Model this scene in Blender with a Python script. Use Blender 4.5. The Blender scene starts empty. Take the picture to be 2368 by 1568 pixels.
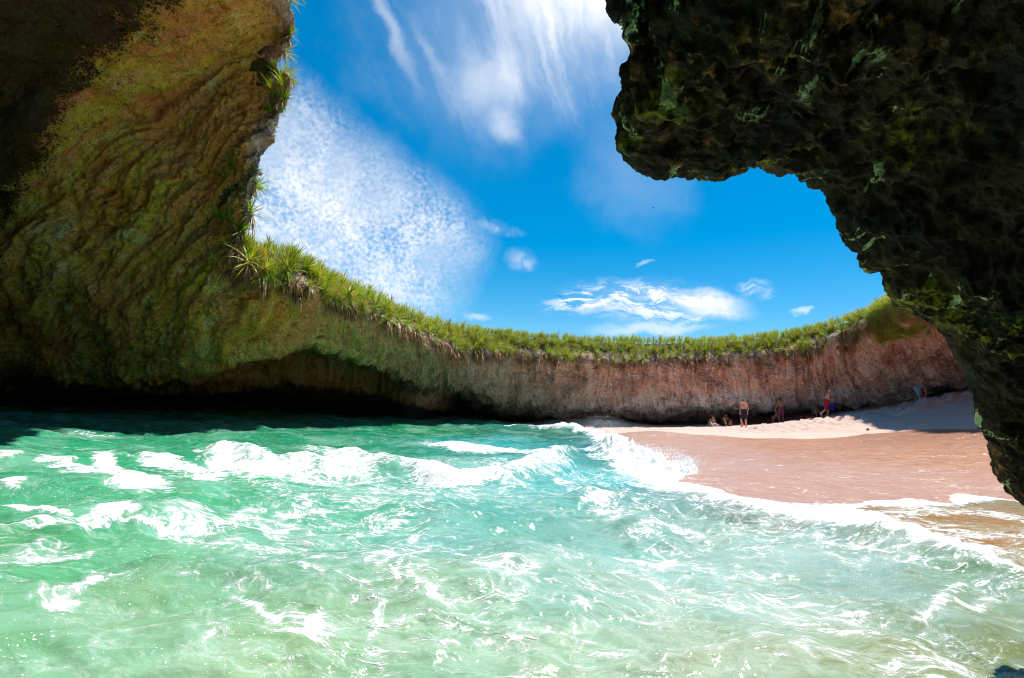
import bpy, bmesh, math, random
import numpy as np
from mathutils import Vector, Matrix

# ------------------------------------------------------------------ camera
S = bpy.context.scene
COL = S.collection
CAM = np.array([0.0, 0.0, 1.7])
FPX = 1085.0                      # focal length in units of a 2368 px wide frame
TH, RO = math.radians(7.3), math.radians(3.6)
f_ = np.array([0, math.cos(TH), math.sin(TH)])
r0 = np.array([1.0, 0, 0]); u0 = np.array([0, -math.sin(TH), math.cos(TH)])
r_ = math.cos(RO)*r0 + math.sin(RO)*u0
u_ = -math.sin(RO)*r0 + math.cos(RO)*u0
cd = bpy.data.cameras.new('camera'); cam = bpy.data.objects.new('camera', cd); COL.objects.link(cam)
cd.sensor_width = 36; cd.lens = 36*FPX/2368; cd.clip_start = 0.05; cd.clip_end = 3000
M = Matrix.Identity(4)
for i in range(3):
    M[i][0] = r_[i]; M[i][1] = u_[i]; M[i][2] = -f_[i]; M[i][3] = CAM[i]
cam.matrix_world = M
S.camera = cam

def ray(U, V):
    return f_ + r_*((U-1184)/FPX) + u_*((784-V)/FPX)
def P(U, V, d):                   # point at forward distance d (metres)
    return CAM + ray(U, V)*d
def G(U, V, z=0.0):               # point where the sight line meets height z
    v = ray(U, V); return CAM + v*((z-CAM[2])/v[2])

# ------------------------------------------------------------------ sun and sky
SEL, SAZ = math.radians(75), math.radians(27)       # elevation, azimuth from +x towards +y
SUN = np.array([math.cos(SEL)*math.cos(SAZ), math.cos(SEL)*math.sin(SAZ), math.sin(SEL)])
sl = bpy.data.lights.new('sun', 'SUN'); sl.energy = 3.6; sl.angle = math.radians(0.5); sl.color = (1, .96, .9)
so = bpy.data.objects.new('sun', sl); COL.objects.link(so); so.location = (0, 0, 60)
so.rotation_euler = Vector(SUN).to_track_quat('Z', 'Y').to_euler()
S.view_settings.view_transform = 'Standard'; S.view_settings.look = 'None'
S.view_settings.exposure = 0.75; S.view_settings.gamma = 1
S.cycles.max_bounces = 8; S.cycles.diffuse_bounces = 6; S.cycles.transparent_max_bounces = 12
S.cycles.sample_clamp_indirect = 6
S.cycles.filter_width = 1.1
S.cycles.use_adaptive_sampling = True; S.cycles.adaptive_threshold = 0.018

class NT:
    """small helper for node trees"""
    def __init__(s, nt): s.nt = nt; s.n = nt.nodes; s.l = nt.links
    def put(s, inp, v):
        if v is None: return
        if isinstance(v, bpy.types.NodeSocket): s.l.new(v, inp)
        else:
            try: inp.default_value = v
            except Exception:
                inp.default_value = (v, v, v) if not hasattr(v, '__len__') else (tuple(v)+(1,))[:4]
    def math(s, op, a, b=None, c=None, clamp=False):
        n = s.n.new('ShaderNodeMath'); n.operation = op; n.use_clamp = clamp
        for i, v in enumerate((a, b, c)): s.put(n.inputs[i], v)
        return n.outputs[0]
    def vm(s, op, a, b=None, out=0):
        n = s.n.new('ShaderNodeVectorMath'); n.operation = op
        s.put(n.inputs[0], a)
        if b is not None: s.put(n.inputs[3 if op == 'SCALE' else 1], b)
        return n.outputs[out]
    def dot(s, a, b): return s.vm('DOT_PRODUCT', a, b, 1)
    def mr(s, v, a, b, c=0.0, d=1.0, kind='SMOOTHSTEP'):
        n = s.n.new('ShaderNodeMapRange'); n.interpolation_type = kind
        for i, x in zip((0, 1, 2, 3, 4), (v, a, b, c, d)): s.put(n.inputs[i], x)
        return n.outputs[0]
    def noise(s, vec, scale, detail=4, rough=.55, dist=0.0, out=0):
        n = s.n.new('ShaderNodeTexNoise')
        s.put(n.inputs['Vector'], vec); s.put(n.inputs['Scale'], scale); s.put(n.inputs['Detail'], detail)
        s.put(n.inputs['Roughness'], rough); s.put(n.inputs['Distortion'], dist)
        return n.outputs[out]
    def vor(s, vec, scale, feat='F1', out='Distance', rnd=1.0):
        n = s.n.new('ShaderNodeTexVoronoi'); n.feature = feat
        s.put(n.inputs['Vector'], vec); s.put(n.inputs['Scale'], scale); s.put(n.inputs['Randomness'], rnd)
        return n.outputs[out]
    def mix(s, f, a, b, mode='MIX'):
        n = s.n.new('ShaderNodeMix'); n.data_type = 'RGBA'; n.blend_type = mode
        s.put(n.inputs[0], f); s.put(n.inputs[6], a); s.put(n.inputs[7], b)
        return n.outputs[2]
    def attr(s, name, out='Vector'):
        n = s.n.new('ShaderNodeAttribute'); n.attribute_name = name; return n.outputs[out]
    def map(s, vec, sc=(1, 1, 1), rot=(0, 0, 0), loc=(0, 0, 0)):
        n = s.n.new('ShaderNodeMapping'); s.put(n.inputs[0], vec)
        n.inputs['Location'].default_value = loc; n.inputs['Rotation'].default_value = rot; n.inputs['Scale'].default_value = sc
        return n.outputs[0]
    def pos(s): return s.n.new('ShaderNodeNewGeometry').outputs['Position']
    def bump(s, h, strength=.5, dist=.05, nrm=None):
        n = s.n.new('ShaderNodeBump'); s.put(n.inputs['Height'], h); n.inputs['Strength'].default_value = strength
        n.inputs['Distance'].default_value = dist
        if nrm: s.put(n.inputs['Normal'], nrm)
        return n.outputs[0]

def col4(c): return tuple(c)+(1.0,)
def mat(name):
    m = bpy.data.materials.new(name); m.use_nodes = True
    b = m.node_tree.nodes['Principled BSDF']
    return m, NT(m.node_tree), b

# world: Nishita sky plus cirrus and altocumulus laid out by true direction
w = bpy.data.worlds.new('World'); S.world = w; w.use_nodes = True
t = NT(w.node_tree)
bg = w.node_tree.nodes['Background']
sky = t.n.new('ShaderNodeTexSky'); sky.sky_type = 'NISHITA'; sky.sun_disc = False
sky.sun_elevation = SEL; sky.sun_rotation = math.pi/2 - SAZ; sky.altitude = 0; sky.air_density = 1.0; sky.dust_density = .3; sky.ozone_density = 3.0
hs = t.n.new('ShaderNodeHueSaturation'); hs.inputs['Saturation'].default_value = 1.55; hs.inputs['Value'].default_value = 1.0
hs.inputs['Hue'].default_value = .488
t.put(hs.inputs['Color'], sky.outputs[0])
dirv = t.vm('NORMALIZE', t.n.new('ShaderNodeTexCoord').outputs['Generated'])
def unit(v): v = np.array(v, float); return v/np.linalg.norm(v)
def blob(U, V, U2, V2, wid, soft=.5, warp=None):
    """soft elliptical cloud bank whose long half-axis runs from (U,V) to (U2,V2); wid = short half-axis"""
    c = unit(ray(U, V)); a = unit(ray(U2, V2)) - c; ra = np.linalg.norm(a); a = a/ra
    b = unit(np.cross(c, a))
    wb = wid/FPX
    v = warp if warp is not None else dirv
    x = t.math('DIVIDE', t.math('SUBTRACT', t.dot(v, tuple(a)), float(c@a)), float(ra))
    y = t.math('DIVIDE', t.dot(v, tuple(b)), wb)
    r = t.math('SQRT', t.math('ADD', t.math('MULTIPLY', x, x), t.math('MULTIPLY', y, y)))
    front = t.math('GREATER_THAN', t.dot(v, tuple(c)), 0.0)
    return t.math('MULTIPLY', t.mr(r, 1.0, 1.0-soft), front)
wn = t.noise(dirv, 5.0, 5, .6, out=1)
warp = t.vm('ADD', dirv, t.vm('SCALE', t.vm('SUBTRACT', wn, (.5, .5, .5)), .22))
wn2 = t.noise(dirv, 14.0, 4, .6, out=1)
warp2 = t.vm('ADD', dirv, t.vm('SCALE', t.vm('SUBTRACT', wn2, (.5, .5, .5)), .05))
# altocumulus bank: small cells
cells = t.noise(t.vm('ADD', dirv, t.vm('SCALE', t.vm('SUBTRACT', wn2, (.5, .5, .5)), .012)), 132, 3, .55)
cells2 = t.noise(dirv, 13, 3, .6)
ac_cell = t.mr(t.math('ADD', t.math('MULTIPLY', cells, .62), t.math('MULTIPLY', cells2, .60)), .42, .76, .24, .92)
ac_cell = t.math('ADD', .52, t.math('MULTIPLY', t.math('SUBTRACT', ac_cell, .52), t.mr(t.noise(warp, 8, 4, .6), .38, .62, .35, 1.1)))
# sharp upper-right edge of the bank: plane through the camera and the traced edge
e1, e2 = unit(ray(700, 160)), unit(ray(1125, 490))
nrm = unit(np.cross(e1, e2)); 
if nrm @ unit(ray(800, 500)) < 0: nrm = -nrm
edge = t.mr(t.dot(warp2, tuple(nrm)), -.02, .10)
acb = t.math('MULTIPLY', blob(760, 470, 1150, 640, 330, .38, warp2), edge)
acb2 = t.math('MULTIPLY', blob(780, 560, 1060, 740, 170, .7, warp2), .75)
ac = t.math('MULTIPLY', t.math('MAXIMUM', acb, acb2), t.math('MAXIMUM', ac_cell, .10))
core = blob(740, 520, 860, 620, 190, .95, warp)
ac = t.math('ADD', t.math('MULTIPLY', ac, .86), t.math('MULTIPLY', core, .22), clamp=True)
# cirrus veil streaming down from the top
ax = unit(ray(1200, 330)-ray(1000, -100))
px = unit(np.cross(ax, f_)); 
st = t.n.new('ShaderNodeCombineXYZ')
t.put(st.inputs[0], t.math('MULTIPLY', t.dot(warp2, tuple(px)), 9.0)); t.put(st.inputs[1], t.math('MULTIPLY', t.dot(warp2, tuple(ax)), 1.8))
t.put(st.inputs[2], t.dot(warp2, tuple(unit(np.cross(ax, px)))))
streak = t.mr(t.noise(st.outputs[0], 1.0, 6, .6, .5), .34, .72)
veil = t.math('MULTIPLY', blob(1120, 60, 1240, 420, 300, .9, warp), t.mr(streak, 0, 1, .16, .62))
veil = t.math('ADD', veil, t.math('MULTIPLY', blob(1150, 190, 1180, 300, 110, .95, warp2), .35))
veil = t.math('ADD', veil, t.math('MULTIPLY', blob(1440, -60, 1380, 380, 300, .95, warp), t.mr(streak, 0, 1, .28, .70)))
veil = t.math('ADD', veil, t.math('MULTIPLY', blob(1400, -80, 1400, 160, 230, .95, warp2), .6))
veil = t.math('ADD', veil, t.math('MULTIPLY', blob(1480, 420, 1500, 620, 130, .95, warp), .14))
veil = t.math('ADD', veil, t.math('MULTIPLY', blob(1170, 290, 1230, 300, 45, .95, warp2), .4))
veil = t.math('ADD', veil, t.math('MULTIPLY', blob(900, 60, 990, 260, 22, .95, warp2), .3))
# low wind-combed clouds
lp = t.map(t.vm('MULTIPLY', warp2, (1, 1, 1)), (7, 7, 30))
lown = t.mr(t.noise(lp, 2.2, 6, .62, .6), .40, .62)
low = t.math('MULTIPLY', blob(1500, 700, 1760, 720, 62, .75, warp2), t.mr(lown, 0, 1, .12, 1))
low = t.math('ADD', low, t.math('MULTIPLY', blob(1640, 705, 1780, 730, 38, .9, warp2), .8))
low = t.math('ADD', low, t.math('MULTIPLY', blob(1500, 762, 1700, 758, 20, .9, warp2), .6))
low = t.math('ADD', low, t.math('MULTIPLY', blob(1330, 700, 1440, 690, 36, .9, warp2), t.mr(lown, 0, 1, .0, .8)))
low = t.math('ADD', low, t.math('MULTIPLY', blob(1745, 672, 1800, 690, 26, .9, warp2), t.mr(lown, 0, 1, .1, .7)))
low = t.math('ADD', low, t.math('MULTIPLY', blob(1850, 718, 1885, 713, 6, .9, warp2), .6))
low = t.math('ADD', low, t.math('MULTIPLY', blob(1492, 608, 1520, 602, 6, .9, warp2), .35))
wsp = t.mr(t.noise(dirv, 26, 4, .6), .40, .60, .25, 1)
low = t.math('ADD', low, t.math('MULTIPLY', t.math('MULTIPLY', blob(1205, 604, 1255, 612, 34, 1.0, warp2), wsp), .42))
low = t.math('ADD', low, t.math('MULTIPLY', t.math('MULTIPLY', blob(1150, 527, 1215, 548, 24, 1.0, warp2), wsp), .32))
low = t.math('ADD', low, t.math('MULTIPLY', blob(1100, 732, 1150, 742, 14, .95, warp2), .45))
cl = t.math('ADD', t.math('ADD', ac, veil, clamp=True), low, clamp=True)
skyc = t.mix(cl, hs.outputs[0], (6.6, 6.9, 7.4, 1))
t.put(bg.inputs['Color'], skyc)
bg.inputs['Strength'].default_value = 0.092

# ------------------------------------------------------------------ numpy noise
_rs = np.random.RandomState(7)
_perm = np.tile(_rs.permutation(256), 3)
_g = _rs.normal(size=(256, 3)); _g /= np.linalg.norm(_g, axis=1)[:, None]
_perm = _perm.astype(np.int32); _g = _g.astype(np.float32)
_gx, _gy, _gz = (np.ascontiguousarray(_g[:, k]) for k in range(3))
def pn(p):
    p = np.asarray(p, np.float32); x, y, z = p[..., 0], p[..., 1], p[..., 2]
    flat = not z.any()
    def cell(v):
        i = np.floor(v); f = v-i; return i.astype(np.int32) & 255, f, f*f*f*(f*(f*6-15)+10)
    ix, fx, ux = cell(x); iy, fy, uy = cell(y)
    if flat: fz = np.float32(.37); uz = np.float32(0); iz = 0
    else: iz, fz, uz = cell(z)
    out = 0
    for dx in (0, 1):
        wx = ux if dx else 1-ux; A = _perm[ix+dx]
        for dy in (0, 1):
            wxy = wx*(uy if dy else 1-uy); B = _perm[A+iy+dy]
            for dz in ((0,) if flat else (0, 1)):
                h = _perm[B+iz+dz]
                d = (fx-dx)*_gx[h]+(fy-dy)*_gy[h]+(fz-dz)*_gz[h]
                out = out+(wxy if flat else wxy*(uz if dz else 1-uz))*d
    return out*(1.25 if flat else 1)
def fbm(p, oct=4, rough=.5, lac=2.03):
    s = 0; a = 1.0; p = np.asarray(p, float)
    for o in range(oct): s = s+a*pn(p+o*17.3); p = p*lac; a *= rough
    return s
def ridged(p, oct=3, rough=.5):
    s = 0; a = 1.0
    for o in range(oct): s = s+a*(1-2*np.abs(pn(p+o*11.1))); p = p*2.1; a *= rough
    return s
def worley(p):
    p = np.asarray(p, np.float32); i0 = np.floor(p-.5).astype(np.int32); best = np.full(p.shape[:-1], 9.0, np.float32)
    for dx in (0, 1):
        for dy in (0, 1):
            for dz in (0, 1):
                c = i0+np.array([dx, dy, dz], np.int32); k = c & 255
                h = _perm[_perm[_perm[k[..., 0]]+k[..., 1]]+k[..., 2]]
                d = (p[..., 0]-c[..., 0]-.5-.42*_gx[h])**2+(p[..., 1]-c[..., 1]-.5-.42*_gy[h])**2+(p[..., 2]-c[..., 2]-.5-.42*_gz[h])**2
                best = np.minimum(best, d)
    return np.sqrt(best)
def sst(x, a, b):
    q = np.clip((x-a)/(b-a), 0, 1); return q*q*(3-2*q)

def grid_mesh(name, X, attrs=None, smooth=True, wrap=False):
    """X: (n,m,3) grid of points -> object"""
    n, m = X.shape[:2]
    idx = np.arange(n*m).reshape(n, m)
    q = np.stack([idx[:-1, :-1], idx[1:, :-1], idx[1:, 1:], idx[:-1, 1:]], -1).reshape(-1, 4)
    me = bpy.data.meshes.new(name)
    me.vertices.add(n*m); me.vertices.foreach_set('co', X.reshape(-1).astype(np.float32))
    me.loops.add(len(q)*4); me.loops.foreach_set('vertex_index', q.reshape(-1).astype(np.int32))
    me.polygons.add(len(q)); me.polygons.foreach_set('loop_start', np.arange(0, len(q)*4, 4, dtype=np.int32))
    me.polygons.foreach_set('use_smooth', np.full(len(q), smooth))
    me.update(calc_edges=True)
    for k, v in (attrs or {}).items():
        v = np.asarray(v, np.float32)
        if v.ndim == 3:
            a = me.attributes.new(k, 'FLOAT_VECTOR', 'POINT'); a.data.foreach_set('vector', v.reshape(-1))
        else:
            a = me.attributes.new(k, 'FLOAT', 'POINT'); a.data.foreach_set('value', v.reshape(-1))
    o = bpy.data.objects.new(name, me); COL.objects.link(o); return o

def catmull(C, counts):
    """C: (k, ..., 3) control points -> samples along axis 0 with counts[i] per interval"""
    C = np.asarray(C, float); out = []
    Ce = np.concatenate([2*C[:1]-C[1:2], C, 2*C[-1:]-C[-2:-1]], 0)
    for i in range(len(C)-1):
        p0, p1, p2, p3 = Ce[i], Ce[i+1], Ce[i+2], Ce[i+3]
        u = (np.arange(counts[i])/counts[i]).reshape((-1,)+(1,)*(C.ndim-1))
        out.append(.5*((2*p1)+(-p0+p2)*u+(2*p0-5*p1+4*p2-p3)*u**2+(-p0+3*p1-3*p2+p3)*u**3))
    out.append(C[-1:]); return np.concatenate(out, 0)
def normals(X):
    du = np.gradient(X, axis=0); dv = np.gradient(X, axis=1)
    n = np.cross(du, dv); return n/(np.linalg.norm(n, axis=-1, keepdims=True)+1e-9)
# ------------------------------------------------------------------ sand
def tps(pts, vals, reg=.02):
    pts = np.array(pts, float); n = len(pts)
    def U(r): return np.where(r > 1e-6, r*r*np.log(r+1e-9), 0)
    K = U(np.linalg.norm(pts[:, None]-pts[None], axis=-1))+reg*np.eye(n)
    Q = np.c_[np.ones(n), pts]; A = np.zeros((n+3, n+3)); A[:n, :n] = K; A[:n, n:] = Q; A[n:, :n] = Q.T
    sol = np.linalg.solve(A, np.r_[np.array(vals), 0, 0, 0])
    def f(x, y):
        r = np.sqrt((x[..., None]-pts[:, 0])**2+(y[..., None]-pts[:, 1])**2)
        return (U(r)*sol[:n]).sum(-1)+sol[n]+sol[n+1]*x+sol[n+2]*y
    return f
SH = [(1200, 978, .05), (1300, 990, .1), (1420, 1004, .1), (1480, 1035, .1), (1545, 1058, .1), (1592, 1085, .1), (1575, 1108, .1), (1640, 1122, .1), (1720, 1146, .1),
      (1850, 1160, .1), (1980, 1158, .12), (2100, 1148, .15), (2220, 1142, .2), (2320, 1150, .22), (2420, 1160, .25), (2700, 1190, .3)]
shore = [tuple(G(*s)[:2]) for s in SH]
shore = [(1.0, 50), (1.2, 38)]+shore
LAND = np.array(shore+[(40, 4), (60, 10), (60, 60), (1, 60)])
def inpoly(x, y, poly):
    c = np.zeros(x.shape, bool); j = len(poly)-1
    for i in range(len(poly)):
        xi, yi = poly[i]; xj, yj = poly[j]
        c ^= ((yi > y) != (yj > y)) & (x < (xj-xi)*(y-yi)/(yj-yi+1e-12)+xi); j = i
    return c
def pdist(x, y, line):
    """distance to polyline and arc fraction"""
    line = np.asarray(line, float); best = np.full(x.shape, 1e9); par = np.zeros(x.shape); L = 0
    for a, b in zip(line[:-1], line[1:]):
        d = b-a; l2 = d@d
        u = np.clip(((x-a[0])*d[0]+(y-a[1])*d[1])/l2, 0, 1)
        r = np.hypot(x-a[0]-u*d[0], y-a[1]-u*d[1])
        k = r < best; best = np.where(k, r, best); par = np.where(k, L+u*math.sqrt(l2), par); L += math.sqrt(l2)
    return best, par/L
def shore_sd(x, y):
    d, _ = pdist(x, y, shore)
    return np.where(inpoly(x, y, LAND), d, -d)        # >0 on land
anch = [(1722, 989, 28), (1806, 977, 32), (1911, 965, 28), (2128, 935, 27), (2250, 900, 27), (1650, 984, 31), (1885, 966, 31), (2010, 945, 30),
        (1700, 1011, 21.5), (2000, 1003, 22.6), (2250, 991, 19.5), (1500, 997, 24), (1500, 982, 34), (2260, 895, 29), (2400, 880, 24),
        (2000, 1070, 14.5), (2250, 1070, 14.2), (1750, 1060, 15.0), (2300, 1020, 17)]
pts, vals = [], []
for a in anch:
    p = P(*a); pts.append(p[:2]); vals.append(p[2])
for s, p in zip(SH, shore[2:]):
    pts.append(p); vals.append(s[2]-.02)
for x, y, z in [(-10, 20, -1.2), (-20, 10, -1.6), (0, 10, -1.0), (0, 2, -1.0), (4, 3, -.7), (7, 4, -.25), (10, 3, .05), (13.5, 10, .45), (-6, 30, -1.2), (-3, 38, -1.2), (5, 42, .8), (15, 42, 1.6),
                (30, 30, 4.5), (30, 15, 3.2), (30, 0, 1.2), (-30, 30, -2), (-30, 0, -2), (0, -8, -1), (20, -8, .3), (22, 42, 4), (7, 34, .75), (3, 36, .45)]:
    pts.append((x, y)); vals.append(z)
_sf = tps(pts, vals)
WETL = [G(1300, 992, .2)[:2]] + [P(*q)[:2] for q in [(1420, 993, 25), (1500, 996, 24), (1600, 1004, 22), (1700, 1010, 21.5), (1800, 1011, 21.5), (1900, 1008, 22), (2000, 1003, 22.6), (2100, 997, 21.5), (2180, 993, 20.5), (2250, 991, 19.5), (2330, 990, 18)]] + [np.array((20, 10)), np.array((30, 4))]
WPOLY = np.array([tuple(p) for p in WETL]+[(60, 4), (60, 60), (1, 60)])
rs = np.random.RandomState(11)
FOOT = []
for k in range(420):
    if k < 300: U = rs.uniform(1700, 2120); V = 985-(U-1700)*.105+rs.normal(0, 6)+rs.choice([0, 5, -6]); d = 26.5+rs.normal(0, 1.0)
    else: U = rs.uniform(2080, 2300); V = rs.uniform(915, 960); d = 25
    p = P(U, V, d); FOOT.append((p[0], p[1], rs.uniform(.09, .2), rs.uniform(-.6, .6), rs.uniform(.04, .10)))
def sand_z(x, y, detail=False):
    z = _sf(x, y)
    if detail:
        p = np.stack([x, y, 0*x], -1)
        z = z+.05*fbm(p*.55, 3)+.006*fbm(p*5, 2)
        dry = inpoly(x, y, WPOLY)
        z = z+np.where(dry, (.07*fbm(p*1.6+5, 3)+.03*fbm(p*4.5+5, 2))*sst(y, 22, 25), 0)
        for fx, fy, fr, fa, fd in FOOT:
            m = (np.abs(x-fx) < 1) & (np.abs(y-fy) < 1)
            if not m.any(): continue
            dx, dy = x[m]-fx, y[m]-fy; c, s = math.cos(fa), math.sin(fa)
            r = np.hypot((dx*c+dy*s)/(fr*1.8), (-dx*s+dy*c)/fr)
            z[m] += -fd*np.exp(-r**2*1.5)+fd*.5*np.exp(-((r-1.7)/.5)**2)
    return z
def sz(x, y): return float(sand_z(np.array([x]), np.array([y]), True)[0])

def polar(r1, r2, nr, a1, a2, na):
    r = r1*(r2/r1)**(np.arange(nr)/(nr-1)); a = np.radians(np.linspace(a1, a2, na))
    R, A = np.meshgrid(r, a, indexing='ij'); return R*np.sin(A), R*np.cos(A)
x, y = polar(3.0, 60, 860, 75, -40, 900)
sd = shore_sd(x, y)
z = sand_z(x, y, True)
dryd, _ = pdist(x, y, WETL); wj = .12*fbm(np.stack([x, y, 0*x], -1)*1.3, 3)
dry = sst(np.where(inpoly(x, y, WPOLY), dryd, -dryd)+wj, -.06, .10)
sand = grid_mesh('sand_beach', np.stack([x, y, z], -1), {'dry': dry, 'sd': sd})
sand['kind'] = 'structure'
m, t, b = mat('sand'); sand.data.materials.append(m)
pos = t.pos(); dryA = t.attr('dry', 'Fac'); sdA = t.attr('sd', 'Fac')
n1 = t.noise(pos, 1.2, 5); n2 = t.noise(t.map(pos, (1, 3.5, 1), (0, 0, .35)), 2.0, 5, .6); n3 = t.noise(pos, 60, 3, .7)
wet = t.mix(n1, (.38, .155, .075, 1), (.50, .235, .125, 1))
wet = t.mix(t.mr(n2, .42, .62), wet, (.52, .29, .18, 1))
wet = t.mix(t.mr(t.noise(t.map(pos, (.5, 3.2, 1), (0, 0, .22)), 2.6, 4, .6), .50, .66, 0, .6), wet, (.26, .115, .07, 1))
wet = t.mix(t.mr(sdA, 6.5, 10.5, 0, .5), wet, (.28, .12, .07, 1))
wet = t.mix(t.mr(sdA, 5.0, 2.2, 0, .45), wet, (.50, .33, .28, 1))           # paler towards the water
dryc = t.mix(n1, (.62, .44, .36, 1), (.70, .53, .45, 1))
dryc = t.mix(t.mr(t.noise(pos, 3, 5, .7), .60, .72, 0, .5), dryc, (.55, .37, .27, 1))
c = t.mix(dryA, wet, dryc)
c = t.mix(t.mr(n3, .3, .7, 0, .35), c, t.mix(.5, c, (.20, .09, .06, 1)))
# bubble lines on the wet sand, white flecks painted for bubbles and sun glitter
fl = t.map(pos, (1.0, 2.6, 1), (0, 0, -.30))
spk = t.math('MULTIPLY', t.mr(t.noise(fl, 9, 4, .75), .56, .66), t.mr(t.noise(fl, .8, 3), .38, .62))
spk = t.math('MULTIPLY', spk, t.mr(sdA, 6.5, 1.0, .25, 1.0))
fine = t.mr(t.noise(fl, 22, 3, .8), .60, .66, 0, .8)
spk = t.math('MAXIMUM', spk, t.math('MULTIPLY', fine, t.mr(t.noise(pos, .35, 2), .35, .6, .25, 1)))
lines = t.mr(t.math('ABSOLUTE', t.math('SUBTRACT', t.noise(t.map(pos, (.5, 1.5, 1), (0, 0, -.5)), .5, 3, .5), .5)), .006, .0)
spk = t.math('MAXIMUM', spk, t.math('MULTIPLY', lines, t.mr(t.noise(pos, 12, 3), .45, .6)))
spk = t.math('MULTIPLY', spk, t.math('SUBTRACT', 1.0, dryA))
c = t.mix(t.math('MULTIPLY', spk, .85), c, (.92, .88, .84, 1))
t.put(b.inputs['Base Color'], c)
t.put(b.inputs['Roughness'], t.mr(dryA, 0, 1, .38, .9)); t.put(b.inputs['Specular IOR Level'], t.mr(dryA, 0, 1, .45, .1))
h = t.math('ADD', t.math('MULTIPLY', t.noise(pos, 35, 4, .7), .5), t.noise(pos, 6, 4))
t.put(b.inputs['Normal'], t.bump(h, .5, .03))

# ------------------------------------------------------------------ water
def L(pl, z=0.0): return [tuple(G(q[0], q[1], q[2] if len(q) > 2 else z)[:2]) for q in pl]
# breaking crests: (polyline px, height m, half width m, foam)
CREST = [
 ([(1180, 988, .1), (1270, 990, .2), (1335, 990, .4), (1390, 1000, .5), (1435, 1028, .5), (1500, 1042, .5), (1555, 1060, .4), (1590, 1080, .2)], .42, .55, 1.0),
 ([(735, 1040, .2), (790, 1045, .25), (870, 1072, .25), (960, 1082, .25), (1050, 1100, .25), (1150, 1105, .25), (1230, 1085, .25), (1300, 1040, .3), (1370, 1030, .3)], .24, .42, .60),
 ([(480, 1075, .1), (520, 1040, .2), (580, 1052, .2), (620, 1075, .2), (700, 1078, .2), (750, 1062, .2)], .18, .34, .62),
 ([(1590, 1110, .2), (1690, 1160, .2), (1820, 1195, .2), (1960, 1225, .2), (2090, 1255, .2), (2220, 1300, .2), (2368, 1350, .2), (2600, 1420, .2)], .22, .35, .8),
 ([(-200, 1310), (0, 1272), (80, 1256), (160, 1272), (280, 1248), (400, 1258)], .10, .18, .5),
 ([(1420, 1260), (1520, 1240), (1640, 1250), (1760, 1300)], .10, .3, .1),
 ([(250, 1085), (360, 1075), (440, 1090), (500, 1088)], .12, .5, .3),
 ([(900, 1230), (1040, 1250), (1200, 1300), (1330, 1380)], .10, .5, .0),
 ([(1300, 1180), (1420, 1200), (1560, 1290)], .12, .5, .0),
 ([(0, 1150), (150, 1180), (350, 1200), (520, 1190)], .12, .6, .0),
]
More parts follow.
